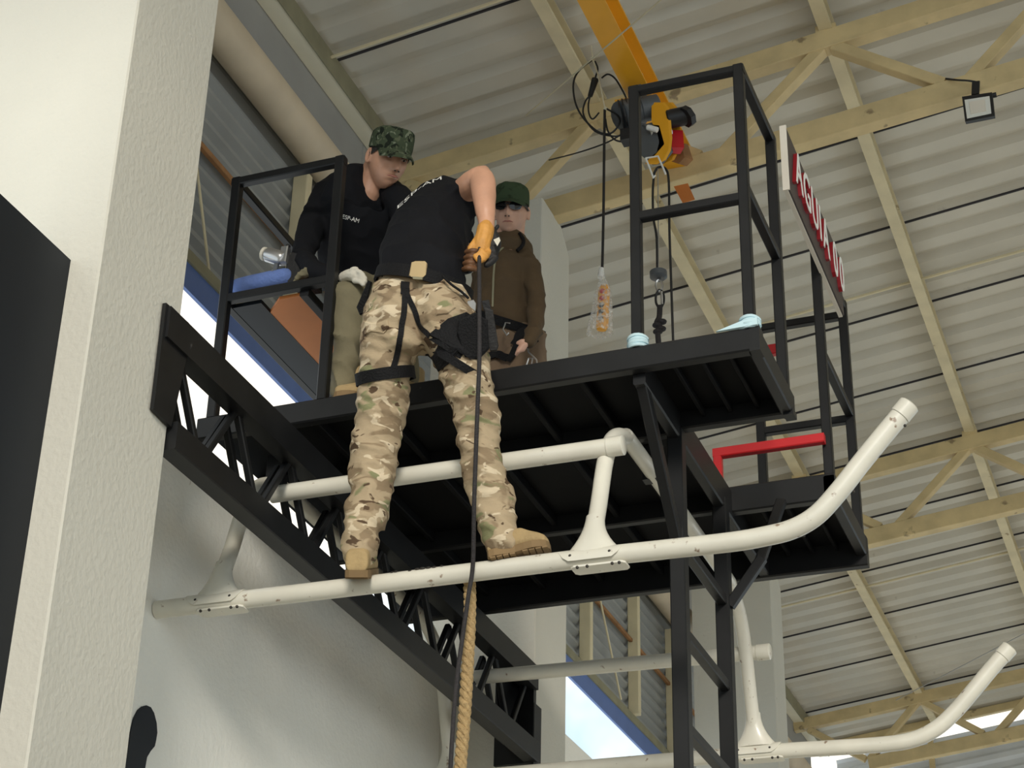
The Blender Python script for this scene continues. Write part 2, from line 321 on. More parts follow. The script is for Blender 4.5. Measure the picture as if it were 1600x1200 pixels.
# ================================================================== training platform (one welded black frame)
XR = -1.11; YF = 4.90; YB = 6.56; XN = -1.48; YN0 = 5.37; YN1 = 5.98; ZB = 4.46; XL = -3.03
def platform():
    t = thing('training_platform', 'black welded steel platform with railings, side truss and ladder on the wall', 'platform', (-1.5, 5.6, 0))
    # --- deck
    deck = obj('deck_plate', MB().box((XL, YF+.03, ZD-.022), (XN-.005, YB-.03, ZD-.008)).box((XN-.005, YF+.03, ZD-.022), (XR-.02, YN0-.02, ZD-.008)).box((XN-.005, YN1+.02, ZD-.022), (XR-.02, YB-.03, ZD-.008)), 'blackd', t)
    def beam(p0, p1, w=.04, h=ZD-ZB, m='black', name='deck_beam'): return obj(name, MB().bar(p0, p1, w, h, c=.005), m, t)
    zc = (ZD+ZB)/2
    beam((XL, YF+.02, zc), (XR-.005, YF+.02, zc), name='front_fascia')
    beam((XL, YB-.02, zc-.02), (XR, YB-.02, zc-.02), h=.12)
    beam((XR-.02, YF+.01, zc), (XR-.02, YN0, zc)); beam((XR-.02, YN1, zc), (XR-.02, YB-.03, zc))
    beam((XN-.02, YN0-.02, zc), (XR-.002, YN0-.02, zc-.0005)); beam((XN-.02, YN1+.02, zc-.001), (XR-.002, YN1+.02, zc-.001), h=.10)
    beam((XN-.02, YF+.04, zc-.02), (XN-.02, YB-.04, zc-.02), h=.11)
    for y in (5.36, 5.98): beam((XL, y, zc-.01), (XN-.04, y, zc-.01), w=.035, h=.075)
    for k, x in enumerate((-2.86, -2.62, -2.38, -2.14, -1.90, -1.70)):
        obj('rib', MB().bar((x, YF+.045, ZB+.038), (x, YB-.045, ZB+.038), .022, .036), 'blackd', deck)
    for x in (-1.40, -1.31, -1.22):
        obj('rib', MB().bar((x, YF+.045, ZB+.04), (x, YN0-.045, ZB+.04), .014, .022), 'blackd', deck)
        obj('rib', MB().bar((x, YN1+.045, ZB+.04), (x, YB-.045, ZB+.04), .014, .022), 'blackd', deck)
    obj('corner_cap', MB().box((XR-.03, YF-.002, ZB-.004), (XR+.002, YF+.05, ZD+.003)), 'black', t)
    obj('corner_cap', MB().box((XR-.03, YN0-.045, ZB-.008), (XR+.004, YN0+.004, ZB+.012)), 'black', t)
    # --- railing
    P = .034
    def post(x, y, z1, z0=ZD, name='rail_post'): return obj(name, MB().bar((x, y, z0), (x, y, z1), P, P), 'black', t)
    def rail(a, b, name='rail', h=P):
        a, b = Vector(a), Vector(b); d = (b-a).normalized()*.0015
        return obj(name, MB().bar(a-d, b+d, P*.93, h*.93), 'black', t)
    ZT, ZM = 5.545, 5.06
    xl = -1.497
    post(xl, YF+.02, ZT); post(XR-.03, YF+.02, ZT)
    rail((xl-P/2, YF+.02, ZT-.014), (XR-.03+P/2, YF+.02, ZT-.014), h=.03)
    rail((xl, YF+.02, ZM-.035), (XR-.03, YF+.02, ZM-.035))
    xs = XR-.028
    post(xs, YN0-.02, ZT+.01); rail((xs, YF+.02, ZT-.014), (xs, YN0-.02, ZT+.0)); rail((xs, YF+.02, ZM), (xs, YN0-.02, ZM))
    post(xs, YN1+.06, ZT+.01); post(xs, YB-.02, ZT+.02); rail((xs, YN1+.06, ZT), (xs, YB-.02, ZT)); rail((xs, YN1+.06, ZM), (xs, YB-.02, ZM))
    post(-1.49, YB-.02, ZT-.03); rail((-1.60, YB-.02, ZT-.04), (xs, YB-.02, ZT-.04)); rail((-1.49, YB-.02, ZM-.02), (xs, YB-.02, ZM-.02))
    # wall side bay of the railing
    xa, xb = -2.985, -2.578
    post(xa, YF+.02, 5.51); post(xb, YF+.02, 5.51)
    rail((xa-P/2, YF+.02, 5.495), (xb+P/2, YF+.02, 5.495)); rail((xa, YF+.02, 5.005), (xb, YF+.02, 5.005))
    rail((xa, YF+.02, 5.49), (xa, YB-.03, 5.49)); rail((xa, YF+.02, 5.0), (xa, YB-.1, 5.0)); post(xa, YB-.03, 5.51)
    # red hatch frame in the notch
    obj('red_hatch_bar', MB().bar((XN-.066, YN1+.02, 4.695), (XR-.03, YN1+.02, 4.695), .032, .036), 'red', t)
    obj('red_hatch_bar', MB().bar((XN-.050, YN1+.02, 4.68), (XN-.050, YN1+.02, 4.52), .03, .032), 'red', t)
    p = at(1210, 547, Y=YB-.05); obj('red_hatch_bar', MB().bar((-1.50, p.y, p.z), p+Vector((.025, 0, 0)), .03, .045), 'red', t)
    # --- side truss along the wall
    tr = obj('truss_top_chord', MB().prof((XP-.005, 3.99, 4.325), (XP-.005, 7.06, 4.325), [(-.03,-.05),(.03,-.05),(.03,.05),(-.03,.05)]), 'black', t)
    obj('chord_flange', MB().box((XP-.11, 4.09, 4.362), (XP-.02, 7.06, 4.372)), 'black', tr)
    bc = obj('truss_bottom_chord', MB().bar((XP, 4.09, 4.012), (XP, 7.06, 4.012), .06, .086), 'black', t)
    obj('chord_flange', MB().box((XP-.12, 4.09, 4.05), (XP-.02, 7.06, 4.062)), 'black', bc)
    n = 8; L0, L1 = 4.12, 7.02
    for px, off in ((XP-.02, 0), (XP-.085, .075)):
        for k in range(n):
            ya = L0+(L1-L0)*k/n+off*.6; yb = L0+(L1-L0)*(k+1)/n+off*.6; ym = (ya+yb)/2
            obj('truss_web', MB().bar((px, ya, 4.30), (px, ym-.015, 4.05), .022, .022, up=(1,0,0)), 'black', tr)
            obj('truss_web', MB().bar((px, yb, 4.30), (px, ym+.015, 4.05), .022, .022, up=(1,0,0)), 'black', tr)
    obj('end_plate', MB().extr([at(x, y, X=XP+.004) for x, y in [(254,474),(290,506),(286,560),(262,668),(234,640),(244,560)]], (.012, 0, 0)), 'black', t)
    obj('end_plate', MB().box((XP-.16, 7.045, 3.965), (XP+.01, 7.075, 4.37)).box((XP+.002, 7.05, 3.92), (XP+.012, 7.135, 4.22)), 'black', t)
    obj('gusset', MB().extr([(XP-.06, 6.80, 4.30), (XP-.06, 7.05, 4.36), (XP-.06, 7.05, 4.08), (XP-.06, 6.93, 4.08), (XP-.06, 6.86, 4.12)], (-.012, 0, 0)), 'blackd', t)
    # --- ladder
    lx = -1.50; w = .05
    la = obj('ladder_stile', MB().bar((lx, 5.345, 0), (lx, 5.345, ZB), w, w), 'black', t)
    obj('ladder_stile', MB().bar((lx, 5.895, 0), (lx, 5.895, ZB), w, w), 'black', t)
    for k in range(13): z = 4.075-.305*k; (obj('rung', MB().bar((lx, 5.37, z), (lx, 5.87, z), .034, .034), 'black', t) if z > .2 else None)
    obj('brace', MB().bar((lx, 4.955, ZB), (lx, 5.33, 4.06), .042, .034, up=(1, 0, 0)), 'black', t)
    obj('brace', MB().bar((lx+.02, 5.895, 4.06), (-1.36, 5.895, 4.22), .034, .03, up=(0, 1, 0)).bar((-1.37, 5.895, 4.205), (-1.30, 5.97, ZB), .034, .03, up=(0, 1, 0)), 'black', t)
    # tank-like box on the back strip underside
    obj('vent_slot', MB().box((-1.40, 6.2, ZB+.004), (-1.36, 6.3, ZB+.02)).box((-1.33, 6.2, ZB+.004), (-1.29, 6.3, ZB+.02)), 'black', deck)
    # pale cloth wrapped round the post feet
    def wrap(x, y, ex=0):
        mb = MB()
        for k in range(4):
            z = ZD+.004+k*.009; r = .026+.002*(k % 2)
            mb.tube([(x+r*1.05*math.cos(a)*(1+.02*math.sin(3*a)), y+r*1.05*math.sin(a), z+.003*math.sin(a+k)) for a in [i*math.pi/8 for i in range(17)]], .006, 6)
        if ex: mb.add([(x-ex, y-.03, ZD-.002), (x+.03, y-.032, ZD-.002), (x+.03, y-.032, ZD+.024), (x-.02, y-.03, ZD+.020), (x-ex, y-.02, ZD-.002), (x+.03, y-.02, ZD-.002), (x+.03, y-.02, ZD+.022), (x-.02, y-.02, ZD+.022)],
                [(0,1,2,3),(7,6,5,4),(0,4,5,1),(1,5,6,2),(2,6,7,3),(3,7,4,0)])
        obj('cloth_wrap', mb, 'cloth', t, True)
    wrap(xl, YF+.02); wrap(XR-.03, YF+.02, .10)
    return t
platform()
# ================================================================== helicopter landing gear mock-up
def skids():
    t = thing('landing_skid_gear', 'cream tubular helicopter landing skids with struts and step tubes under platform', 'landing gear', (-2.0, 5.75, 3.72))
    R = .0285
    near = [at(x, y, Y=4.8) for x, y in [(228,955),(560,916),(959,867),(1130,848.5),(1195,838),(1240,826),(1277,804),(1312,766),(1345,724),(1384,676),(1421,632)]]
    near[0] = near[0].lerp(near[1], max(0, (XW+.003-near[0].x)/(near[1].x-near[0].x))); near = [near[0], near[1], near[2]]+spline(near[2:], 6)[1:]
    sk = obj('skid_tube', MB().tube(near, R, 24), 'skid', t, True)
    e = near[-1]; d = (near[-1]-near[-2]).normalized()
    obj('end_cap', MB().tube([e-d*.045, e-d*.043, e-d*.001, e+d*.003], [R, R+.0025, R+.0025, R-.003], 24), 'skid', sk, True)
    for x, y in ((1414, 665), (1334, 768)): obj('hole', MB().ball(at(x, y, Y=4.772), .0045, 8, 6), 'bolt', sk)
    for x, y, rr in ((612,894,.004),(618,893,.005),(640,892,.004),(652,889,.006),(660,888,.007),(669,887,.006),(678,886,.005),(690,884,.004),(646,897,.004),(622,898,.003),(1079,855,.005),(1090,846,.003),(1132,850,.004)):
        obj('paint_chip', MB().ball(at(x, y, Y=4.779), rr, 8, 6, (1.5, .6, .55)), 'bolt', sk)
    far = [at(x, y, Y=6.7) for x, y in [(760,1212),(1240,1172),(1370,1164),(1425,1156),(1463,1138),(1492,1112),(1520,1080),(1548,1046),(1578,1012)]]
    far = far[:2]+spline(far[1:], 6)[1:]
    fk = obj('skid_tube', MB().tube(far, R, 24), 'skid', t, True)
    e = far[-1]; d = (far[-1]-far[-2]).normalized()
    obj('end_cap', MB().tube([e-d*.045, e-d*.043, e-d*.001, e+d*.003], [R, R+.0025, R+.0025, R-.003], 24), 'skid', fk, True)
    # step tubes
    for (y, a, b) in ((4.89, (425, 773), (974, 695.5)), (6.62, (738, 1059), (1203, 1018))):
        p, q = at(*a, Y=y), at(*b, Y=y); st = obj('step_tube', MB().tube([p, q], R*.98, 24), 'skid', t, True); d = (q-p).normalized()
        obj('end_cap', MB().tube([q-d*.05, q-d*.048, q, q+d*.003], [R*.98, R+.0022, R+.0022, R-.003], 24), 'skid', st, True)
    # cross tubes with flared feet and saddle clamps
    def flank(x, xs, ys, sg, zb):
        pts = [(xs, ys, zb+.02), (xs, ys+sg*.018, zb+.10), (xs+.1*(x-xs), ys+sg*.055, zb+.20), (xs+.6*(x-xs), ys+sg*.11, zb+.36), (x, ys+sg*.18, zb+.47), (x, ys+sg*.30, zb+.535), (x, ys+sg*.44, zb+.55)]
        return pts
    for x, xb in ((-1.60, -1.603), (-2.825, -2.825)):
        zb = at(930, 871, Y=4.8).z if x > -2 else at(340, 940, Y=4.8).z
        a = flank(x, xb, 4.8, 1, zb); b = flank(x, xb, 6.7, -1, 3.81)
        path = spline(a+b[::-1], 8)
        ct = obj('cross_tube', MB().tube(path, .0255, 20), 'skid', t, True)
        for (ys, sg, z0) in ((4.8, 1, zb), (6.7, -1, 3.81)):
            mb = MB(); k = 20; rings = []
            for i in range(9):
                u = i/8; z = z0+.014+u*.125
                wx = .028+.060*(1-u)**2.2; wy = .0275+.004*(1-u); yc = ys+sg*(.004+.020*u*u)
                rings.append([(xb+wx*math.cos(2*math.pi*j/k), yc+wy*math.sin(2*math.pi*j/k), z) for j in range(k)])
            vs = [v for r in rings for v in r]; fs = [(i*k+j, i*k+(j+1) % k, (i+1)*k+(j+1) % k, (i+1)*k+j) for i in range(8) for j in range(k)]
            mb.add(vs, fs+[list(range(k))[::-1], list(range(8*k, 9*k))])
            obj('flared_foot', mb, 'skid', ct, True)
            # saddle: curved plate hugging the tube top, flange below
            mb = MB(); m = 10; half = .098
            tl = near[2]-near[0] if sg == 1 else far[1]-far[0]; tl = tl.normalized()
            c0 = Vector((xb, ys, z0-.006))
            for kx in range(2): pass
            ring = []
            for i in range(13):
                xx = -half+2*half*i/12; edge = 1-.55*max(0, (abs(xx)-half*.62)/(half*.38))**2
                row = []
                for rr in (R+.001, R+.0055):
                    for j in range(m+1):
                        an = math.radians(-18)+math.radians(216)*j/m
                        an = math.radians(90)+(an-math.radians(90))*edge
                        row.append(c0+tl*xx+Vector((0, math.cos(an)*rr, math.sin(an)*rr)))
                ring.append(row)
            w = 2*(m+1); vs = [v for r in ring for v in r]; fs = []
            for i in range(12):
                for j in range(m): fs.append((i*w+j, i*w+j+1, (i+1)*w+j+1, (i+1)*w+j)); fs.append((i*w+m+1+j, (i+1)*w+m+1+j, (i+1)*w+m+2+j, i*w+m+2+j))
                fs.append((i*w, (i+1)*w, (i+1)*w+m+1, i*w+m+1)); fs.append((i*w+m, i*w+2*m+1, (i+1)*w+2*m+1, (i+1)*w+m))
            for i in (0, 12):
                for j in range(m): fs.append((i*w+j, i*w+m+1+j, i*w+m+2+j, i*w+j+1))
            mb.add(vs, fs); sd = obj('saddle', mb, 'skid', ct, True)
            fl = MB(); cB = c0+tl*.022+Vector((0, 0, -R-.002))
            po = [(-.072,-.030),(.072,-.030),(.082,-.02),(.082,.02),(.072,.03),(-.072,.03),(-.082,.02),(-.082,-.02)]
            fl.extr([cB+tl*a_+Vector((0, b_, 0)) for a_, b_ in po], (0, 0, .006)); obj('flange', fl, 'skid', ct)
            for dx in (-.085, -.062, .062, .085):
                obj('bolt', MB().ball(c0+tl*dx*.96+Vector((0, -R-.0035 if abs(dx) < .07 else -R+.002, .006 if abs(dx) < .07 else .008)), .0052, 8, 6, (1, .5, 1)), 'bolt', ct)
            for dx in (-.06, -.03, .045, .066): obj('bolt', MB().ball(cB+tl*dx+Vector((0, -.029, -.001)), .005, 8, 6), 'bolt', ct)
    # black straps that tie the cross tubes to the platform
    for x, y in ((-1.60, 5.42), (-2.825, 5.10)):
        obj('clamp_strap', MB().box((x-.034, y-.02, 4.33), (x+.034, y+.02, 4.372)).box((x-.03, y-.016, 4.37), (x+.03, y+.016, 4.462)), 'black', t)
    return t
skids()
# ================================================================== sign on the railing
def text_mesh(body, size, extrude, bevel=0):
    cu = bpy.data.curves.new('t', 'FONT'); cu.body = body; cu.size = size; cu.extrude = extrude; cu.align_x = 'LEFT'; cu.resolution_u = 3
    o = bpy.data.objects.new('t', cu); COL.objects.link(o); dg = bpy.context.evaluated_depsgraph_get(); dg.update()
    me = bpy.data.meshes.new_from_object(o.evaluated_get(dg)); bpy.data.objects.remove(o)
    mb = MB(); mb.add([v.co.copy() for v in me.vertices], [list(p.vertices) for p in me.polygons]); bpy.data.meshes.remove(me); return mb
def place(mb, M4): mb.v = [M4 @ v for v in mb.v]; return mb
def sign():
    x = -1.121; y0, y1, z0, z1 = 5.455, 6.365, 5.40, 5.665
    t = thing('sign_board', 'dark board with red raised letters AGUIA 00 fixed along railing', 'sign', (x, (y0+y1)/2, z0))
    obj('board', MB().box((x, y0, z0), (x+.018, y1, z1)), 'signb', t)
    obj('edge_strip', MB().box((x-.004, y0-.006, z0-.006), (x+.020, y0, z1+.004)), 'signe', t); obj('edge_strip', MB().box((x-.003, y0, z0-.005), (x+.012, y1, z0)), 'signe', t)
    ys = y0+.06
    adv = {'A': .122, 'G': .132, 'U': .126, 'I': .062, '0': .114, ' ': .060}
    for ch in 'AGUIA 00':
        if ch != ' ':
            R4 = Matrix(((0, 0, 1, x+.018), (.74, 0, 0, ys), (0, 1, 0, z0+.068), (0, 0, 0, 1)))
            b = text_mesh(ch, .222, .007); red = obj('letter', place(b, Matrix.Translation((.007, 0, 0)) @ R4), 'crimson', t)
            w = text_mesh(ch, .222, .0012); obj('letter_face', place(w, Matrix.Translation((.0152, 0, 0)) @ R4), 'white', red)
        ys += adv[ch]
sign()
# ================================================================== crane beam, hoist, hook, pendant
def crane():
    xb = -2.0; zb = 6.885
    tag(obj('crane_beam', MB().prof((xb, 3.2, zb), (xb, 7.36, zb), [(-.055,0),(.055,0),(.055,.010),(.005,.013),(.005,.145),(.055,.148),(.055,.158),(-.055,.158),(-.055,.148),(-.005,.145),(-.005,.013),(-.055,.010)]), 'orange'),
        'orange steel crane beam running under the roof to the truss', 'beam')
    Y = 6.62
    def q(x, y, dy=0): return at(x, y, Y=Y+dy)
    h = thing('electric_hoist', 'orange and grey electric hoist hanging from the orange beam', 'hoist', q(1020, 262))
    k = mpp(q(1000, 200))
    def cyl(a, b, r, name, m, n=18): return obj(name, MB().tube([a, a+(b-a)*.06, a+(b-a)*.94, b], [r*.86, r, r, r*.86], n), m, h, True)
    motor = cyl(q(968, 182, -.05), q(1000, 172, .02), 24*k, 'motor', 'grey')
    for i in range(5):
        a = q(970+6*i, 181-2*i, -.045+.012*i); obj('cooling_fin', MB().tube([a, a+Vector((.006, .001, .001))], 25.5*k, 18), 'rubber', motor)
    cyl(q(1000, 172), q(1030, 166, .03), 20*k, 'gearbox', 'grey')
    cyl(q(1042, 187), q(1075, 180, .02), 15*k, 'brake_drum', 'rubber')
    obj('brake_cap', MB().tube([q(1070, 184), q(1077, 180, .01)], 17*k, 8), 'rubber', h)
    # orange side plates with a curved edge
    for (dx, dy) in ((0, -.03), (13, .06)):
        po = [(1026,160),(1042,160),(1049,168),(1052,190),(1054,215),(1052,235),(1044,250),(1030,257),(1016,256),(1024,246),(1034,238),(1038,222),(1034,205),(1026,190)]
        obj('side_plate', MB().extr([q(x+dx-8, y, dy) for x, y in po], (.012, .004, 0)), 'orange', h)
    obj('trolley_plate', MB().extr([q(x, y, -.06) for x, y in [(960,156),(986,152),(990,164),(975,170),(964,172)]], (0, .012, 0)), 'orange', h)
    obj('trolley_plate', MB().extr([q(x, y, .03) for x, y in [(1008,162),(1016,160),(1040,216),(1034,222)]], (.012, 0, 0)), 'orange', h)
    obj('trolley_hanger', MB().box((xb-.03, Y-.05, 6.80), (xb+.03, Y+.06, zb+.004)), 'grey', h)
    for s in (-1, 1):
        for yy in (Y-.05, Y+.05): obj('trolley_wheel', MB().tube([(xb+s*.012, yy, zb+.034), (xb+s*.040, yy, zb+.034)], .021, 14), 'steel', h, True)
    obj('control_box', MB().extr([q(x, y, -.03) for x, y in [(986,196),(1000,192),(1030,196),(1038,225),(1022,244),(1006,246),(994,236)]], (.02, .07, 0)), 'grey', h)
    obj('drum', MB().tube([q(1008, 214), q(1040, 205, .06)], 19*k, 20), 'steel', h, True)
    obj('junction_box', MB().box(q(982, 214, -.02)-Vector((.03, .03, .03)), q(982, 214, -.02)+Vector((.03, .03, .03))), 'rubber', h)
    obj('condenser', MB().tube([q(1012, 199, -.06), q(1027, 203, -.06)], 4.5*k, 10), 'white', h, True)
    obj('red_cover', MB().extr([q(x, y, .04) for x, y in [(1040,206),(1048,203),(1050,230),(1044,240),(1040,226)]], (.05, .02, 0)), 'red', h)
    obj('cable_guide', MB().tube([q(1009, 247, -.05), q(1021, 278, -.05), q(1024, 274, -.05)], 1.5*k, 6).tube([q(1009, 247, -.05), q(1028, 244, -.05), q(1036, 262, -.05), q(1040, 272, -.05)], 1.5*k, 6), 'white', h)
    obj('rust_bracket', MB().extr([q(x, y, .10) for x, y in [(1050,232),(1062,222),(1070,246),(1060,256),(1048,252)]], (.03, .03, 0)), 'rust', h)
    # control cable, coiled and tied, down to the bagged pendant
    c = obj('looped_cable', MB(
        ).tube(spline([q(925,94,-.03), q(905,110,-.05), q(896,130,-.06), q(899,160,-.07), q(912,185,-.06), q(935,206,-.05), q(955,208,-.05), q(968,192,-.05), q(964,180,-.05), q(948,170,-.05)], 6), 1.6*k, 7
        ).tube(spline([q(930,96,-.03), q(934,108,-.03), q(930,122,-.03), q(924,145,-.04), q(914,160,-.04), q(912,180,-.04), q(930,205,-.04), q(960,213,-.03), q(978,208,-.02)], 6), 1.5*k, 7
        ).tube(spline([q(940,122,-.04), q(950,116,-.04), q(962,124,-.04), q(975,146,-.03), q(980,158,-.02)], 6), 1.5*k, 7
        ).tube(spline([q(926,140,-.04), q(920,158,-.05), q(920,176,-.05), q(926,186,-.05), q(936,176,-.05)], 6), 1.4*k, 7
        ).tube(spline([q(946,186,-.05), q(950,205,-.05), q(962,219,-.04), q(980,222,-.02)], 6), 1.5*k, 7
        ).tube(spline([q(978,205,-.02), q(950,222,-.02), q(905,238,.1), q(858,250,.6)], 6), 1.3*k, 7), 'rubber', h, True)
    obj('tie_string', MB().tube([q(924,72,-.03), q(926,92,-.03), q(934,115,-.05), q(945,168,-.05)], 1.2*k, 6).ball(q(926,92,-.03), 4*k, 8, 6).ball(q(946,170,-.05), 3.5*k, 8, 6), 'string', h)
    obj('plug', MB().tube([q(922,150,-.04), q(930,124,-.04)], [4*k, 6*k], 10), 'rubber', h, True)
    p = thing('pendant_control', 'yellow push-button hoist pendant in a clear plastic bag on a cable', 'controller', q(940, 520))
    obj('cord', MB().tube(spline([q(945,170,-.05), q(944,230,-.05), q(943,330,-.05), q(941,420,-.05)], 4), 2.2*k, 8), 'rubber', p, True)
    bod = obj('handset', MB().tube([q(945,446,-.05), q(944,452,-.05), q(941,510,-.05), q(940,516,-.05)], [6*k, 9*k, 9.5*k, 7*k], 14, flat=.7, ref=(1,0,0)), 'yellow', p, True)
    for i, (yy, m) in enumerate(((458, 'red'), (469, 'red'), (480, 'rubber'), (490, 'rubber'), (500, 'rubber'))):
        obj('button', MB().ball(q(943-i*.6, yy, -.05)-Vector((0, 6.6*k, 0)), 4.2*k, 10, 6, (1, .5, 1)), m, bod, True)
    rings = [(419, 3.5, 939.5), (428, 5, 939), (436, 4, 941), (447, 9, 942), (462, 13, 942), (485, 16, 941), (508, 19, 939), (521, 20, 938)]
    mb = MB(); n = 20
    for j, (yy, r, xx) in enumerate(rings):
        cc = q(xx, yy, -.05)
        for i in range(n):
            a = 2*math.pi*i/n; w = 1+.10*math.sin(5*a+j*.6)+.06*math.sin(9*a+j)
            mb.v.append(cc+Vector((math.cos(a)*w, .75*math.sin(a)*w, .06*math.sin(3*a) if j == 7 else 0))*r*k)
    for j in range(len(rings)-1):
        for i in range(n): mb.f.append([j*n+i, j*n+(i+1) % n, (j+1)*n+(i+1) % n, (j+1)*n+i])
    obj('plastic_bag', mb, 'bag', p, True)
    obj('tape_tie', MB().tube([q(940,419,-.05), q(939,434,-.05)], [3.4*k, 5*k], 10), 'white', p, True)
    hk = thing('hoist_hook', 'steel hoist hook with round weight and knotted black rope', 'hook', q(1030, 528))
    obj('wire', MB().tube([q(1028,262), q(1029,425)], 1.0*k, 6), 'steel', hk)
    obj('disc_weight', MB().tube([q(1028.5,423), q(1028.5,425), q(1029,433), q(1029,436)], [9*k, 13*k, 13*k, 9*k], 20), 'grey', hk, True)
    obj('hook_eye', MB().tube([q(1030+5*math.sin(a), 446-9*math.cos(a)) for a in [i*math.pi/8 for i in range(17)]], 1.8*k, 7), 'steel', hk, True)
    obj('carabiner', MB().tube([q(1031+6.5*math.sin(a)*(1 if abs(math.cos(a)) < .7 else .9), 467-14*math.cos(a)) for a in [i*math.pi/12 for i in range(25)]], 1.9*k, 7), 'rubber', hk, True)
    obj('carabiner_gate', MB().tube([q(1034,456), q(1035,476)], 2.4*k, 8), 'steel', hk, True)
    mb = MB().tube(spline([q(1031,478), q(1030,495), q(1026,505), q(1032,512), q(1028,520), q(1030,545)], 5), 4.2*k, 9)
    for yy, dx in ((503, 4), (508, -3), (514, 3), (518, -2)): mb.ball(q(1030+dx, yy), 6.5*k, 10, 6, (1.2, 1, .7))
    obj('knotted_rope', mb, 'ropeb', hk, True)
    tag(obj('power_cable', MB().tube(spline([q(1022,272), q(1020,300), q(1021,340), q(1026,372), q(1027,425)], 5), 1.9*k, 8).tube(spline([q(1020,275), q(1028,262), q(1040,264), q(1045,285), q(1046,360), q(1049,450), q(1052,540)], 5), 2.0*k, 8), 'rubber', smooth=True),
        'black cable looped beneath the hoist and dropping to the deck', 'cable')
crane()
tag(obj('orange_tag', MB().extr([at(x, y, Y=7.215) for x, y in [(1053,292),(1075,287),(1086,312),(1067,318)]], (0, -.004, 0)), 'ply'), 'small orange tag hanging behind the railing below the truss', 'tag')
# flood light on the truss
def flood():
    Y = 7.16; k = mpp(at(1528, 168, Y=Y))
    t = thing('flood_light', 'square black floodlight with pale lens on the roof truss', 'floodlight', at(1528, 190, Y=Y))
    po = [(1503,151),(1550,144),(1554,181),(1508,190)]
    b = obj('housing', MB().extr([at(x, y, Y=Y) for x, y in po], (0, .035, .01)), 'rubber', t)
    obj('lens', MB().extr([at(x, y, Y=Y-.004) for x, y in [(1507,156),(1546,150),(1549,177),(1511,185)]], (0, .003, 0)), 'glassw', t)
    obj('led_panel', MB().extr([at(x, y, Y=Y-.007) for x, y in [(1514,159),(1539,155),(1541,173),(1517,178)]], (0, .003, 0)), 'signe', t)
    obj('bracket', MB().bar(at(1524,148,Y=Y+.02), at(1525,128,Y=Y+.03), .035, .012), 'rubber', t)
    obj('lead', MB().tube(spline([at(1525,128,Y=Y+.05), at(1512,126,Y=Y+.04), at(1495,125,Y=Y+.05), at(1478,123,Y=Y+.09)], 5), .005, 6), 'rubber', t)
    obj('cable_gland', MB().tube([at(1548,150,Y=Y+.03), at(1557,148,Y=Y+.03)], .012, 8), 'rubber', t)
flood()
# pale line strung from roof to roof across the beam
tag(obj('tie_line', MB().tube([at(822,180,Y=7.25), at(925,92,Y=6.30), at(1035,-2,Y=5.6)], .004, 6), 'string'), 'thin pale string stretched across the roof past the orange beam', 'string')
tag(obj('guy_wire', MB().tube([at(1400, 1094, Y=16.2), at(1610, 985, Y=14.2)], .004, 6), 'steel'), 'thin steel wire rising from the distant truss to the roof', 'wire')
# ================================================================== ropes hanging from the man's hands
def helix_rope(name, P, R, label, cat):
    P = spline(P, 24); mb = MB(); L = 0; n = 3
    acc = [0]
    for i in range(1, len(P)): acc.append(acc[-1]+(P[i]-P[i-1]).length)
    for s in range(n):
        pts = []
        N = int(acc[-1]/.008)
        for i in range(N):
            d = acc[-1]*i/(N-1); j = max(k for k in range(len(acc)) if acc[k] <= d+1e-9); j = min(j, len(P)-2)
            u = (d-acc[j])/max(1e-6, acc[j+1]-acc[j]); c = P[j].lerp(P[j+1], u); a = d/.075*2*math.pi+s*2*math.pi/n
            pts.append(c+Vector((math.cos(a), math.sin(a), 0))*R*.52)
        mb.tube(pts, R*.56, 8)
    return tag(obj(name, mb, 'rope', smooth=True), label, cat)
helix_rope('climbing_rope', [at(733, 902, Y=4.86), at(734, 960, Y=4.84), at(727, 1100, Y=4.84), at(719, 1200, Y=4.84), at(706, 1400, Y=4.84)], .0185, 'thick twisted tan rope hanging below the skid tube', 'rope')
tag(obj('rappel_rope', MB().tube(spline([at(753,352,Y=4.70), at(749,400,Y=4.66), at(749,470,Y=4.58), at(749,560,Y=4.565), at(746,640,Y=4.60), at(741,780,Y=4.66), at(739,880,Y=4.735), at(732,930,Y=4.755), at(722,1000,Y=4.77), at(712,1080,Y=4.77), at(704,1200,Y=4.77), at(696,1400,Y=4.77)], 8), .0066, 10), 'ropeb', smooth=True), 'thin black rappel rope held by the bending man and hanging down', 'rope')
# ================================================================== bench at rail height by the wall, things on it
def bench():
    t = thing('side_bench', 'bench with orange board underside between wall and left railing', 'bench', (-2.9, 5.6, 4.96))
    obj('board', MB().box((-2.97, YF+.05, 4.985), (-2.86, 6.2, 5.0)), 'darkwall', t)
    obj('board', MB().extr([(-2.86, 5.02, 4.986), (-2.79, 4.95, 4.986), (-2.70, 4.95, 4.986), (-2.70, 6.2, 4.986), (-2.86, 6.2, 4.986), (-2.885, 5.5, 4.986), (-2.88, 5.2, 4.986)], (0, 0, .012)), 'ply', t)
    obj('rail', MB().bar((-2.685, YF+.03, 4.985), (-2.685, 6.2, 4.985), .034, .034), 'black', t)
bench()
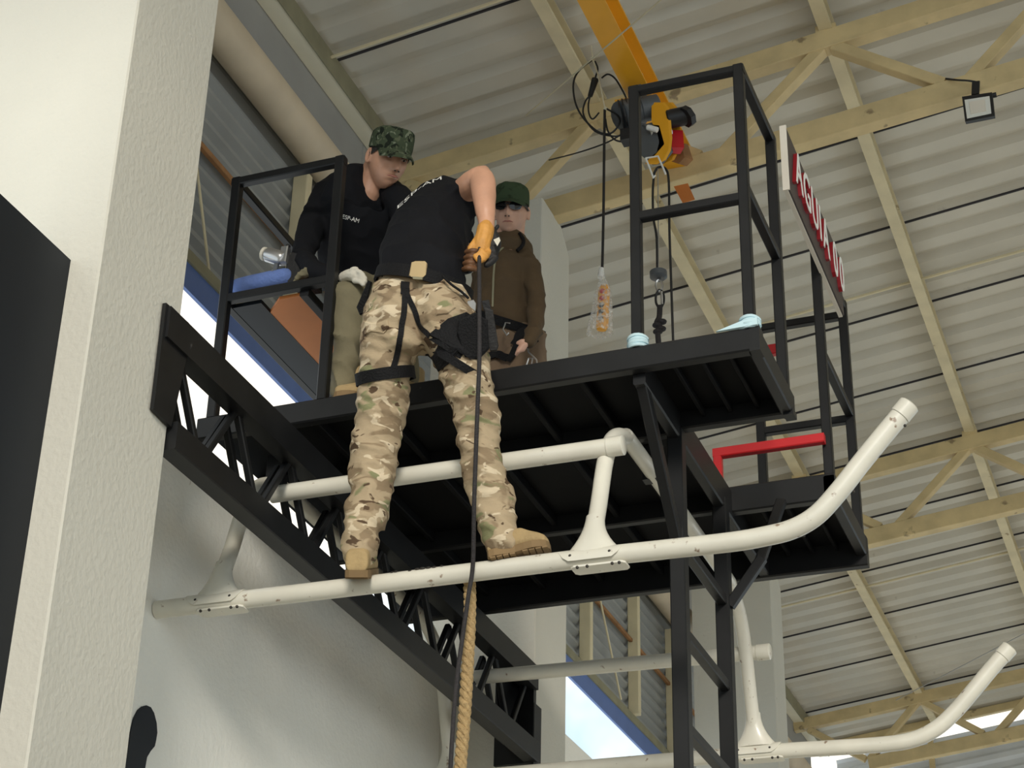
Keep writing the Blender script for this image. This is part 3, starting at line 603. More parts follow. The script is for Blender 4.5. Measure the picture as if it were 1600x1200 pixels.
# ================================================================== people
from mathutils.bvhtree import BVHTree
def camo(name, base, layers, rough=.9, stretch=(1, 1, 1.9)):
    m = bpy.data.materials.new(name); m.use_nodes = True; nt = m.node_tree; n = nt.nodes; L = nt.links; b = n['Principled BSDF']
    b.inputs['Roughness'].default_value = rough; b.inputs['Specular IOR Level'].default_value = .15
    tc = n.new('ShaderNodeTexCoord'); mp = n.new('ShaderNodeMapping'); mp.inputs['Scale'].default_value = stretch; L.new(tc.outputs['Object'], mp.inputs['Vector'])
    src = None
    for i, (c, sc, th, wd) in enumerate(layers):
        t = n.new('ShaderNodeTexNoise'); t.inputs['Scale'].default_value = sc; t.inputs['Detail'].default_value = 2.5; t.inputs['Distortion'].default_value = .6
        mp2 = n.new('ShaderNodeMapping'); mp2.inputs['Location'].default_value = (i*3.7, i*1.9, i*5.3); L.new(mp.outputs['Vector'], mp2.inputs['Vector']); L.new(mp2.outputs['Vector'], t.inputs['Vector'])
        r = n.new('ShaderNodeValToRGB'); r.color_ramp.elements[0].position = th; r.color_ramp.elements[1].position = th+wd
        L.new(t.outputs['Fac'], r.inputs['Fac']); mx = n.new('ShaderNodeMixRGB'); mx.inputs['Color2'].default_value = (*c, 1); L.new(r.outputs['Color'], mx.inputs['Fac'])
        if src: L.new(src, mx.inputs['Color1'])
        else: mx.inputs['Color1'].default_value = (*base, 1)
        src = mx.outputs['Color']
    L.new(src, b.inputs['Base Color'])
    t3 = n.new('ShaderNodeTexNoise'); t3.inputs['Scale'].default_value = 38; t3.inputs['Detail'].default_value = 3; L.new(mp.outputs['Vector'], t3.inputs['Vector'])
    bp = n.new('ShaderNodeBump'); bp.inputs['Strength'].default_value = .5; bp.inputs['Distance'].default_value = .006; L.new(t3.outputs['Fac'], bp.inputs['Height']); L.new(bp.outputs['Normal'], b.inputs['Normal'])
    return m
M['camo'] = camo('tan_camouflage', (.42, .33, .215), [((.27, .20, .125), 11, .50, .05), ((.23, .23, .12), 9, .60, .05), ((.62, .52, .37), 15, .585, .03), ((.10, .065, .04), 17, .625, .03)])
M['gcamo'] = camo('green_camouflage', (.055, .072, .042), [((.17, .195, .135), 34, .58, .03), ((.016, .021, .014), 30, .54, .03), ((.10, .115, .07), 50, .6, .03)], stretch=(1, 1, 1))
M['gcap'] = camo('green_cap_cloth', (.045, .068, .036), [((.028, .042, .022), 25, .55, .08)], stretch=(1, 1, 1))
M['shirt'] = mat('black_tshirt', (.0065, .007, .0095), .85, spec=.2, var=.2, vscale=10, bump=.35, bscale=22)
M['jacket'] = mat('brown_jacket', (.088, .055, .025), .85, var=.2, vscale=9, bump=.5, bscale=22)
M['olive'] = mat('olive_trousers', (.20, .175, .105), .9, var=.25, vscale=9, bump=.6, bscale=18)
M['brownt'] = mat('brown_trousers', (.20, .135, .085), .9, var=.2, vscale=9, bump=.5, bscale=20)
M['skin'] = mat('skin', (.64, .345, .225), .42, var=.16, vscale=14, bump=.1, bscale=90)
M['skin2'] = mat('fair_skin', (.68, .40, .29), .48, var=.14, vscale=14, bump=.1, bscale=90)
M['hair'] = mat('dark_hair', (.022, .017, .014), .7, bump=.6, bscale=200)
M['lip'] = mat('lip', (.36, .13, .10), .5)
M['boot'] = mat('tan_suede_boot', (.46, .33, .16), .85, var=.25, vscale=18, bump=.4, bscale=60)
M['bootsole'] = mat('boot_sole', (.24, .155, .07), .8, var=.2)
M['web'] = mat('black_webbing', (.007, .007, .008), .7, spec=.2, bump=.4, bscale=160)
M['glove'] = mat('orange_leather_glove', (.72, .34, .07), .6, var=.25, vscale=25, bump=.4, bscale=60)
M['gloveb'] = mat('black_glove', (.008, .0075, .008), .65, bump=.3, bscale=90)
M['gloved'] = mat('worn_brown_glove', (.17, .075, .03), .6, var=.3, vscale=20)
M['wglove'] = mat('pale_glove', (.68, .64, .54), .85, var=.12, vscale=20, bump=.4, bscale=50)
M['tan'] = mat('tan_pouch', (.56, .42, .22), .6, var=.08)
M['lens'] = mat('dark_lens', (.008, .008, .009), .08)
M['eyew'] = mat('eye_white', (.65, .62, .58), .3)
M['jean'] = mat('blue_cloth', (.12, .19, .45), .85, var=.2, vscale=20, bump=.4, bscale=80)
def chain(mb, S, depth_ratio=1.0, n=20, sub=4, cap=True, scale=1.0):
    """S: (px, py, Y, half width in px[, depth half in m]); sections are set square to the line of sight"""
    P = [at(s[0], s[1], Y=s[2]) for s in S]
    Rr = [s[3]*mpp(p)*scale for s, p in zip(S, P)]
    Db = [(s[4]*scale if len(s) > 4 else r*depth_ratio) for s, r in zip(S, Rr)]
    Q = spline(P, sub)
    def interp(A):
        o = [];
        for i in range(len(A)-1):
            for k in range(sub):
                t = k/sub; t = t*t*(3-2*t); o.append(A[i]*(1-t)+A[i+1]*t)
        o.append(A[-1]); return o
    Rr, Db = interp(Rr), interp(Db)
    if cap:
        t0 = (Q[0]-Q[1]).normalized(); t1 = (Q[-1]-Q[-2]).normalized()
        c0 = [(Q[0]+t0*min(Rr[0], Db[0])*math.sin(a), Rr[0]*math.cos(a), Db[0]*math.cos(a)) for a in (1.45, 1.0, .5)]
        c1 = [(Q[-1]+t1*min(Rr[-1], Db[-1])*math.sin(a), Rr[-1]*math.cos(a), Db[-1]*math.cos(a)) for a in (.5, 1.0, 1.45)]
        Q = [c[0] for c in c0]+Q+[c[0] for c in c1]; Rr = [c[1] for c in c0]+Rr+[c[1] for c in c1]; Db = [c[2] for c in c0]+Db+[c[2] for c in c1]
    k = len(mb.v); N = len(Q)
    for i, p in enumerate(Q):
        t = (Q[min(i+1, N-1)]-Q[max(i-1, 0)]).normalized(); v = (p-CAM).normalized()
        a = t.cross(v)
        if a.length < .25: a = t.cross(UP) if abs(t.dot(UP)) < .8 else t.cross(RT)
        a.normalize(); b = a.cross(t).normalized()
        for j in range(n):
            q = 2*math.pi*j/n; mb.v.append(p+a*math.cos(q)*Rr[i]+b*math.sin(q)*Db[i])
    for i in range(N-1):
        for j in range(n): mb.f.append([k+i*n+j, k+i*n+(j+1) % n, k+(i+1)*n+(j+1) % n, k+(i+1)*n+j])
    mb.f.append([k+j for j in range(n)][::-1]); mb.f.append([k+(N-1)*n+j for j in range(n)])
    return mb
def remesh(mb, vox, smooth=4):
    me = bpy.data.meshes.new('tmp'); me.from_pydata(mb.v, [], mb.f)
    bm = bmesh.new(); bm.from_mesh(me)
    for isl in [bm.faces]: bmesh.ops.recalc_face_normals(bm, faces=bm.faces)
    bm.to_mesh(me); bm.free()
    o = bpy.data.objects.new('tmp', me); COL.objects.link(o)
    r = o.modifiers.new('r', 'REMESH'); r.mode = 'VOXEL'; r.voxel_size = vox
    if smooth: s = o.modifiers.new('s', 'SMOOTH'); s.factor = .5; s.iterations = smooth
    dg = bpy.context.evaluated_depsgraph_get(); dg.update()
    m2 = bpy.data.meshes.new_from_object(o.evaluated_get(dg)); bpy.data.objects.remove(o); bpy.data.meshes.remove(me)
    out = MB(); out.v = [v.co.copy() for v in m2.vertices]; out.n = [v.normal.copy() for v in m2.vertices]; out.f = [list(p.vertices) for p in m2.polygons]
    bpy.data.meshes.remove(m2); return out
def wrinkle(mb, amp, fx, fz, seed=0, zone=None):
    for i, v in enumerate(mb.v):
        p = Vector((v.x*fx+seed, v.y*fx, (v.z+.35*v.x)*fz)); a = 1-abs(noise.noise(p))*2; b = noise.noise(p*.45+Vector((9, 3, seed)))
        w = zone(v) if zone else 1
        mb.v[i] = v+mb.n[i]*amp*w*(a*a*.9-.45+b*.9)
    return mb
def bvh(mb): return BVHTree.FromPolygons([tuple(v) for v in mb.v], mb.f)
def hit(tree, x, y):
    d = ray(x, y).normalized(); l, nn, i, ds = tree.ray_cast(CAM, d); return (l, nn) if l else (None, None)
def ribbon(tree, pts, wpx, th=.004, lift=.002, sub=6):
    """strap laid over a garment along picture points; real thickness"""
    P2 = spline([Vector((x, y, 0)) for x, y in pts], sub); H = []
    for i, p in enumerate(P2):
        l, nn = hit(tree, p.x, p.y)
        if l is None: continue
        H.append((l, nn))
    mb = MB(); N = len(H)
    for i, (l, nn) in enumerate(H):
        t = (H[min(i+1, N-1)][0]-H[max(i-1, 0)][0]).normalized(); s = t.cross(nn).normalized(); w = wpx*mpp(l)/2
        for dx, dz in ((-w, lift), (w, lift), (w, lift+th), (-w, lift+th)): mb.v.append(l+s*dx+nn*dz)
    for i in range(N-1):
        for j in range(4): mb.f.append([i*4+j, i*4+(j+1) % 4, (i+1)*4+(j+1) % 4, (i+1)*4+j])
    mb.f += [[3, 2, 1, 0], [(N-1)*4+j for j in range(4)]]
    return mb
def patch(tree, poly, th=.012, lift=.001):
    """flat-backed pad following a garment inside a picture outline"""
    mb = MB(); cx = sum(p[0] for p in poly)/len(poly); cy = sum(p[1] for p in poly)/len(poly); n = len(poly); rings = []
    for s in (1, .82, .5):
        row = []
        for x, y in poly:
            l, nn = hit(tree, cx+(x-cx)*s, cy+(y-cy)*s)
            if l is None: l, nn = hit(tree, cx+(x-cx)*s*.9, cy+(y-cy)*s*.9)
            if l is None: l = rings[-1][len(row)][0] if rings else at(cx, cy, Y=4.7); nn = -_f
            row.append((l, nn))
        rings.append(row)
    c = hit(tree, cx, cy)
    def off(q, h): return q[0]+(q[1]*.4-_f*.6).normalized()*h
    lv = [(rings[0], lift-.004), (rings[0], lift+th*.6), (rings[1], lift+th), (rings[2], lift+th)]
    for r, h in lv: mb.v += [off(q, h) for q in r]
    mb.v.append(off(c, lift+th) if c[0] else sum((v for v in mb.v[-n:]), Vector())/n)
    for k in range(3):
        for j in range(n): mb.f.append([k*n+j, k*n+(j+1) % n, (k+1)*n+(j+1) % n, (k+1)*n+j])
    for j in range(n): mb.f.append([3*n+j, 3*n+(j+1) % n, 4*n])
    return mb
def edge_print(tree, body, x0, x1, h, inset=2.0, lift=.0025):
    """lettering along the upper edge of the back as the viewer sees it"""
    t = text_mesh(body, 1, 0); xs = [v.x for v in t.v]; ys = [v.y for v in t.v]; a, b, c, d = min(xs), max(xs), min(ys), max(ys)
    def top(x):
        y = 250
        while y < 420:
            if hit(tree, x, y)[0] is not None: return y
            y += .5
        return None
    for i, v in enumerate(t.v):
        x = x0+(v.x-a)/(b-a)*(x1-x0); e = top(x); q = (v.y-c)/(d-c)
        l, nn = hit(tree, x, e+inset+h*(1-q)) if e else (None, None)
        t.v[i] = l+nn*lift if l is not None else None
    t.f = [f for f in t.f if all(t.v[i] is not None for i in f)]; used = sorted({i for f in t.f for i in f}); mp = {j: k for k, j in enumerate(used)}
    t.v = [t.v[i] for i in used]; t.f = [[mp[i] for i in f] for f in t.f]; return t
def band(S, wpx, dr=1.0, th=.006, tilt=(0, 0, 0), n=28, grow=1.06):
    """closed strap ring round a limb: S = (px, py, Y, half width px), tilt leans the ring"""
    c = at(S[0], S[1], Y=S[2]); k = mpp(c); r = S[3]*k*grow; up = (UP+Vector(tilt)).normalized(); v = (c-CAM).normalized()
    a = up.cross(v).normalized(); b = a.cross(up).normalized(); mb = MB(); h = wpx*k/2
    for j in range(n):
        q = 2*math.pi*j/n; d = a*math.cos(q)*r+b*math.sin(q)*r*dr; e = (a*math.cos(q)+b*math.sin(q)).normalized()
        for z, o in ((-h, 0), (h, 0), (h, th), (-h, th)): mb.v.append(c+d+up*z+e*o)
    for j in range(n):
        for i in range(4): mb.f.append([j*4+i, j*4+(i+1) % 4, ((j+1) % n)*4+(i+1) % 4, ((j+1) % n)*4+i])
    return mb
def decal(tree, body, x0, y0, w, h, ang, lift=.0025):
    """printed lettering laid on cloth"""
    t = text_mesh(body, 1, 0); xs = [v.x for v in t.v]; ys = [v.y for v in t.v]; a, b, c, d = min(xs), max(xs), min(ys), max(ys); ca, sa = math.cos(ang), math.sin(ang)
    for i, v in enumerate(t.v):
        u, q = (v.x-a)/(b-a)*w, (v.y-c)/(d-c)*h; X, Y = x0+u*ca-q*sa*-1*-1, y0-(u*sa+q*ca)
        l, nn = hit(tree, X, Y)
        t.v[i] = (l+nn*lift) if l is not None else None
    t.f = [f for f in t.f if all(t.v[i] is not None for i in f)]; t.v = [v if v is not None else Vector((0, 0, 0)) for v in t.v]
    used = sorted({i for f in t.f for i in f}); mp = {j: k for k, j in enumerate(used)}; t.v = [t.v[i] for i in used]; t.f = [[mp[i] for i in f] for f in t.f]
    return t
# ---------------------------------------------------------------- heads
def gs(x, s): return math.exp(-(x/s)**2)
def head_frame(c, fwd, up, s):
    f = Vector(fwd).normalized(); r = f.cross(Vector(up)).normalized(); u = r.cross(f)
    return lambda x, y, z: c+(r*x+f*y+u*z)*s
def head_mesh(mb, T, ears=True, age=1.0):
    n, m = 56, 44; k = len(mb.v)
    for i in range(m+1):
        th = math.pi*i/m
        for j in range(n):
            ph = 2*math.pi*j/n; x = math.sin(th)*math.sin(ph); y = math.sin(th)*math.cos(ph); z = math.cos(th)
            X, Y, Z = x*.0765, y*.098, z*.118
            if Z < 0:
                q = min(1, -Z/.118); X *= 1-.20*q**1.3; Y = Y*(1-.05*q) if Y > 0 else Y*(1-.34*q)
                if Y > 0: Y += .014*q*(1-abs(x))
            if Y > 0:
                fr = max(0, y)
                Y *= .95; ax = abs(X)
                Y += fr*(.036*gs(X, .0125)*max(0, min(1, (.024-Z)/.055))*(1 if Z > -.036 else gs(Z+.036, .009)))
                Y += fr*.006*gs(ax-.010, .007)*gs(Z+.034, .010)
                Y -= fr*.014*gs(ax-.031, .017)*gs(Z-.010, .012)
                Y += fr*.008*gs(Z-.032, .010)*gs(ax-.026, .028)
                Y += fr*.008*gs(X, .021)*(gs(Z+.058, .007)+gs(Z+.072, .007)) - fr*.008*gs(X, .026)*gs(Z+.065, .0035)
                Y += fr*.008*gs(X, .022)*gs(Z+.100, .014) - fr*.004*gs(X, .02)*gs(Z+.083, .007)
                Y += fr*.006*gs(ax-.046, .018)*gs(Z+.018, .020) - fr*.003*gs(ax-.036, .008)*gs(Z+.05, .02)*1.8
            mb.v.append(T(X, Y, Z))
    for i in range(m):
        for j in range(n): mb.f.append([k+i*n+j, k+(i+1)*n+j, k+(i+1)*n+(j+1) % n, k+i*n+(j+1) % n])
    if ears:
        for s in (-1, 1):
            k = len(mb.v); q, w = 16, 8                       # ear: rim torus with a shallow shell inside
            for a in range(q):
                A = 2*math.pi*a/q
                for b_ in range(w):
                    B = 2*math.pi*b_/w; rr = .0062*(1.2 if math.sin(A) > 0 else .95)
                    cy = -.012+.0135*math.cos(A); cz = -.002+.026*math.sin(A)*(1 if math.sin(A) > 0 else 1.1)
                    mb.v.append(T(s*(.080+.004*math.cos(A+2.6)+rr*math.sin(B)), cy+math.cos(A)*rr*math.cos(B), cz+math.sin(A)*rr*math.cos(B)))
            for a in range(q):
                for b_ in range(w): mb.f.append([k+a*w+b_, k+((a+1) % q)*w+b_, k+((a+1) % q)*w+(b_+1) % w, k+a*w+(b_+1) % w])
            MBball(mb, T, (s*.074, -.011, -.004), (.007, .015, .027))
    return mb
def MBball(mb, T, c, r, n=12, m=8):
    k = len(mb.v)
    for i in range(m+1):
        th = math.pi*i/m
        for j in range(n):
            ph = 2*math.pi*j/n; mb.v.append(T(c[0]+math.sin(th)*math.cos(ph)*r[0], c[1]+math.sin(th)*math.sin(ph)*r[1], c[2]+math.cos(th)*r[2]))
    for i in range(m):
        for j in range(n): mb.f.append([k+i*n+j, k+(i+1)*n+j, k+(i+1)*n+(j+1) % n, k+i*n+(j+1) % n])
    return mb
def face_parts(T, parent, body, brows=True, eyes=True):
    for s in (-1, 1):
        if eyes:
            e = obj('eye', MBball(MB(), T, (s*.031, .0795, .010), (.0125, .009, .0062)), 'eyew', body, True)
            obj('iris', MBball(MB(), T, (s*.031, .0845, .0085), (.0055, .0045, .0055)), 'hair', body, True)
        if brows:
            obj('eyebrow', MB().tube([T(s*.014, .0955, .026), T(s*.026, .0955, .0305), (T(s*.040, .088, .031)), T(s*.051, .077, .026)], [.0025, .0038, .0034, .0015], 8), 'hair', body, True)
    for s in (-1, 1):
        obj('nostril', MBball(MB(), T, (s*.0085, .1130, -.0425), (.0042, .005, .0028)), 'hair', body, True)
        obj('eyelid', MB().tube([T(s*.018, .0865, .0125), T(s*.026, .0895, .0175), T(s*.036, .0865, .0175), T(s*.046, .077, .0115)], [.0012, .0022, .0022, .0012], 8), 'lip', body, True)
    obj('mouth', MB().tube([T(-.026, .0875, -.0665), T(-.012, .0985, -.0640), T(0, .1015, -.0650), T(.012, .0985, -.0640), T(.026, .0875, -.0665)], [.001, .0030, .0034, .0030, .001], 8), 'lip', body, True)
def cap(T, parent, m, bill=.068, drop=.030, front=.0, seed=0):
    mb = MB(); n = 40; rows = []
    prof = [(.034, 1.02), (.036, 1.05), (.055, 1.06), (.080, 1.055), (.100, 1.03), (.113, .98), (.121, .88), (.125, .66), (.127, .35), (.1275, .02)]
    for h, k in prof:
        for j in range(n):
            a = 2*math.pi*j/n; x = math.sin(a)*.080*k; y = math.cos(a)*.101*k
            w = .0025*noise.noise(Vector((x*40+seed, y*40, h*30)))
            tilt = .012*(y/.1) if h > .1 else 0
            mb.v.append(T(x*(1+w*8), y*(1+w*8)-.002, h+w+tilt-.006*(1-y/.1)*(1 if h < .03 else 0)))
    for i in range(len(prof)-1):
        for j in range(n): mb.f.append([i*n+j, i*n+(j+1) % n, (i+1)*n+(j+1) % n, (i+1)*n+j])
    c = obj('cap', mb, m, parent, True)
    bl = MB(); u, v = 16, 6
    for lay in (0, .004):
        for i in range(v+1):
            t = i/v
            for j in range(u+1):
                a = math.radians(-68+136*j/u); x = math.sin(a)*.083; y = math.cos(a)*.104
                bl.v.append(T(x*(1-.03*t), y+t*bill*(math.cos(a)**.6 if math.cos(a) > 0 else 0), .034-drop*t*(.6+.4*t)-.012*(math.sin(a)**2)-lay+.010))
    W = u+1; off = (v+1)*W
    for i in range(v):
        for j in range(u):
            bl.f.append([i*W+j, i*W+j+1, (i+1)*W+j+1, (i+1)*W+j]); bl.f.append([off+i*W+j, off+(i+1)*W+j, off+(i+1)*W+j+1, off+i*W+j+1])
    for j in range(u): bl.f.append([v*W+j, v*W+j+1, off+v*W+j+1, off+v*W+j])
    for i in range(v): bl.f.append([i*W, (i+1)*W, off+(i+1)*W, off+i*W]); bl.f.append([i*W+u, off+i*W+u, off+(i+1)*W+u, (i+1)*W+u])
    obj('bill', bl, m, c, True)
    return c
def hair(T, parent, top=.05):
    mb = MB(); n = 36; rows = 8
    for i in range(rows+1):
        z = -.058+(top+.058)*i/rows
        for j in range(n+1):
            a0 = 66+62*max(0, min(1, (.018-z)/.05)); a = math.radians(a0+(360-2*a0)*j/n); e = math.sin(math.acos(max(-1, min(1, z/.118))))
            lim = 1.0
            x = math.sin(a)*.0795*e; y = math.cos(a)*.101*e
            if z < 0: q = -z/.118; x *= 1-.14*q; y *= (1-.28*q)
            front = math.cos(a) > -.25 and z < -.005
            k = 1.03
            mb.v.append(T(x*k, y*k, z))
    W = n+1
    for i in range(rows):
        for j in range(n): mb.f.append([i*W+j, i*W+j+1, (i+1)*W+j+1, (i+1)*W+j])
    return obj('hair', mb, 'hair', parent, True)
VD = -_f
# ---------------------------------------------------------------- gloved hand helper
def finger(mb, pts, r0, r1, sub=4):
    P = spline(pts, sub); N = len(P); R = [r0+(r1-r0)*i/(N-1) for i in range(N)]
    t = (P[-1]-P[-2]).normalized(); t0 = (P[0]-P[1]).normalized()
    P = [P[0]+t0*r0*.8]+P+[P[-1]+t*r1*.6, P[-1]+t*r1*.95]; R = [r0*.5]+R+[r1*.75, r1*.25]
    return mb.tube(P, R, 12)
def boot(parent, shaft, heel, toe, up, hk=1.0):
    """tan boot from heel to toe, resting on its sole"""
    h, t = Vector(heel), Vector(toe); d = (t-h); L = d.length; d.normalize(); s = d.cross(Vector(up)).normalized(); u = s.cross(d)
    mb = MB(); n = 24; R = [(-.02, .030, .060), (.0, .034, .085), (.10, .037, .105), (.30, .037, .105), (.45, .038, .090), (.58, .041, .070), (.72, .044, .054), (.86, .042, .043), (.95, .034, .034), (1.0, .015, .022)]
    for x, w, hh in R:
        for j in range(n):
            a = 2*math.pi*j/n; cc, ss = math.cos(a), math.sin(a)
            mb.v.append(h+d*L*x+s*w*math.copysign(abs(cc)**.75, cc)+u*(.012+(hh if x > .5 else hh*hk)/2*(1+math.copysign(abs(ss)**.75, ss))))
    for i in range(len(R)-1):
        for j in range(n): mb.f.append([i*n+j, i*n+(j+1) % n, (i+1)*n+(j+1) % n, (i+1)*n+j])
    mb.f += [list(range(n))[::-1], [(len(R)-1)*n+j for j in range(n)]]
    Zu = Vector((0, 0, 1))
    if shaft: mb.tube([h+d*L*.24+u*.05, h+d*L*.23+u*.06+Zu*.05, h+d*L*.23+u*.06+Zu*.11], [.046, .045, .044], 20)
    b = obj('boot', remesh(mb, .004, 3), 'boot', parent, True)
    so = MB(); out = []
    for x, w, hh in [(-.03, .022, 0), (.0, .033, 0), (.10, .038, 0), (.30, .035, 0), (.45, .034, 0), (.60, .042, 0), (.74, .046, 0), (.88, .042, 0), (.97, .030, 0), (1.01, .012, 0)]: out.append((x, w))
    poly = [h+d*L*x+s*w for x, w in out]+[h+d*L*x-s*w for x, w in out[::-1]]
    so.extr(poly, u*.022)
    for i in range(9):
        x = .02+.11*i
        if .36 < x < .48: continue
        w = .034 if x < .4 else .040; q = h+d*L*x
        so.extr([q-s*w, q+s*w, q+s*w+d*.016, q-s*w+d*.016], -u*.005)
    obj('sole', so, 'bootsole', b)
    return b
# ---------------------------------------------------------------- the bending man on the skid
def man_rope():
    root = thing('person', 'man in black t-shirt and tan camouflage trousers bending over on the skid, gripping a rope', 'person', at(690, 890, Y=4.8))
    LL = [(618,478,4.66,46,.105),(610,520,4.66,47,.10),(606,560,4.68,43,.092),(600,600,4.70,39,.085),(597,640,4.72,40,.078),(586,700,4.735,40,.073),(581,750,4.735,36.5,.068),(574,792,4.73,36,.068),(571,808,4.725,36,.068),(566,822,4.72,29,.060),(564,840,4.715,30,.062),(563,858,4.71,27.5,.060)]
    RL = [(690,482,4.66,48,.105),(703,520,4.67,48,.10),(722,562,4.69,45,.092),(735,610,4.72,38.5,.082),(741,640,4.735,38.5,.076),(749,690,4.755,36,.070),(757,740,4.77,33.5,.066),(768,772,4.785,33,.063),(776,802,4.79,32.5,.062),(782,834,4.795,31,.060),(786,850,4.795,29,.055)]
    PV = [(654,500,4.67,70,.115),(652,475,4.665,76,.115),(656,450,4.68,70,.105),(660,436,4.69,66,.095)]
    tro = MB(); chain(tro, LL); chain(tro, RL); chain(tro, PV)
    chain(tro, [(626,500,4.615,40,.07),(628,530,4.625,36,.06)]); chain(tro, [(690,498,4.62,42,.07),(700,530,4.635,36,.06)])
    tm = wrinkle(remesh(tro, .0065, 5), .012, 9, 22, 1.3); tm2 = remesh(tm, .0065, 1)
    T = obj('trousers', tm2, 'camo', root, True); tt = bvh(tm2)
    TS = [(660,448,4.675,71,.115),(656,418,4.70,67,.125),(662,385,4.745,65,.135),(676,352,4.82,60,.135),(691,330,4.90,50,.12),(702,315,4.97,36,.09)]
    sh = MB(); chain(sh, TS)
    chain(sh, [(700,318,4.88,34,.10),(716,314,4.82,32,.075),(727,317,4.79,30,.065)], cap=False)
    chain(sh, [(690,335,5.02,26),(715,372,5.0,22),(724,392,4.97,20)])
    sm = wrinkle(remesh(sh, .0065, 6), .010, 6, 9, 5.1); S = obj('t_shirt', sm, 'shirt', root, True); st = bvh(sm)
    # body: one continuous skin mesh, bare only at the right arm
    bd = MB(); chain(bd, LL, scale=.80); chain(bd, RL, scale=.80); chain(bd, PV, scale=.82); chain(bd, TS, scale=.84)
    chain(bd, [(702,318,4.92,24),(720,306,4.83,24),(735,290,4.77,21.5),(747,279,4.735,19)])
    chain(bd, [(749,277,4.735,19.5,.036),(754,284,4.725,20.5,.038),(756,303,4.715,19.5,.037),(758,326,4.705,16.5,.032),(760,348,4.70,13,.025),(759,366,4.695,12,.02)])
    chain(bd, [(756,268,4.735,10)  ,(757,276,4.73,13)])
    chain(bd, [(690,335,5.03,20),(722,385,4.97,16),(736,408,4.77,12)])
    hT = head_frame(at(684, 362, Y=5.17), Vector((.55, .35, -.75)), Vector((.5, .4, .7)), 1.0)
    head_mesh(bd, hT); chain(bd, [(698,325,4.98,26),(690,345,5.08,25)])
    bm_ = remesh(bd, .0055, 2); B = obj('body', bm_, 'skin', root, True)
    hair(hT, root, .11)
    # boots on the skid
    zl = at(555, 904, Y=4.80).z
    a = at(556, 903, Y=4.80); hl = at(557, 905, Y=4.685); boot(root, False, hl+Vector((0, 0, .006)), hl+Vector((-.070, .205, .105)), (0, 0, 1), .8)
    p, q = at(768, 880, Y=4.795), at(852, 862.5, Y=4.80)
    boot(root, False, p+Vector((0, -.004, .004)), q+Vector((.008, .02, .012)), (0, 0, 1), .8)
    # belt and harness
    obj('belt', band((662,447,4.675,70), 20, .62*1.62*.9, .007, tilt=RT*.14+Vector((0, .25, 0)), grow=1.07), 'web', root, True)
    for pts, w in (([(634,455),(629,500),(622,545),(614,575)], 9), ([(634,455),(648,485),(658,510),(672,525)], 8), ([(634,440),(633,450),(633,460)], 14)):
        obj('harness_strap', ribbon(tt, pts, w), 'web', root, True)
    obj('leg_loop', band((602,588,4.69,41), 19, 1.0, .006, tilt=RT*-.18+Vector((0, .1, 0)), grow=1.08), 'web', root, True)
    obj('leg_loop', band((712,548,4.68,50), 14, .92, .006, tilt=RT*.62, grow=1.05), 'web', root, True)
    obj('leg_loop', band((722,572,4.69,46), 13, .92, .006, tilt=RT*.62, grow=1.05), 'web', root, True)
    hp = obj('holster_panel', patch(tt, [(672,522),(700,498),(728,488),(745,500),(744,560),(735,562),(720,545),(700,570),(684,585),(668,570),(660,556)], .010), 'web', root)
    # radio pouch, phone pouch, carabiner, pistol in holster
    both = MB(); both.v = list(tm2.v)+list(sm.v); both.f = [list(f) for f in tm2.f]+[[i+len(tm2.v) for i in f] for f in sm.f]; bt = bvh(both)
    def block(pts, dpt, name, m, par=root, y=None, sm=False, lift=None):
        cx = sum(p[0] for p in pts)/len(pts); cy = sum(p[1] for p in pts)/len(pts); l = hit(bt, cx, cy)[0] if y is None else None
        if l is None: l = at(cx, cy, Y=y or 4.60)
        dd = depth(l)-(dpt*.75 if lift is None else lift); P = [CAM+ray(x, yy)*dd for x, yy in pts]; mb = MB(); c = sum(P, Vector())/len(P)
        mb.v = [c+(p-c)*.92 for p in P]+list(P)+[p+_f*dpt for p in P]; k = len(P)
        mb.v[:k] = [v-_f*.004 for v in mb.v[:k]]
        mb.f = [list(range(k))]+[[r*k+j, r*k+(j+1) % k, (r+1)*k+(j+1) % k, (r+1)*k+j] for r in (0, 1) for j in range(k)]+[list(range(2*k, 3*k))[::-1]]
        return obj(name, mb, m, par, sm)
    rp = block([(643,410),(649,408),(664,408),(667,411),(666,430),(661,435),(643,434),(639,431)], .05, 'belt_pouch', 'tan')
    block([(644,432),(661,433),(660,437),(645,436)], .04, 'pouch_clip', 'btrim', rp, lift=.042)
    block([(575,438),(580,440),(568,490),(562,492),(557,480)], .05, 'magazine_pouch', 'web', y=4.66, lift=0)
    for pts in ([(690,540),(706,522),(726,508)], [(676,552),(694,536),(716,518)]): obj('holster_strap', ribbon(bvh(patch(tt, [(672,522),(700,498),(728,488),(745,500),(744,560),(735,562),(720,545),(700,570),(684,585),(668,570),(660,556)], .010)), pts, 4, .003), 'gloveb', root, True)
    hs = block([(716,500),(742,488),(762,500),(764,545),(748,562),(726,560),(714,520)], .05, 'holster', 'web', lift=.03)
    block([(757,480),(770,484),(779,540),(776,549),(766,549),(760,530)], .035, 'pistol', 'gloveb', hs, y=4.64, lift=0)
    block([(752,470),(764,468),(768,486),(758,492)], .03, 'pistol_grip', 'gloveb', hs, y=4.64, lift=0)
    block([(730,470),(740,468),(744,474),(743,486),(736,489),(730,484)], .015, 'carabiner', 'steel')
    obj('lanyard', MB().tube(spline([at(692,432,Y=4.57), at(706,445,Y=4.57), at(720,455,Y=4.59), at(732,466,Y=4.60)], 5), .004, 8), 'web', root, True)
    block([(718,455),(727,456),(727,461),(718,461)], .012, 'strap_clip', 'wglove')
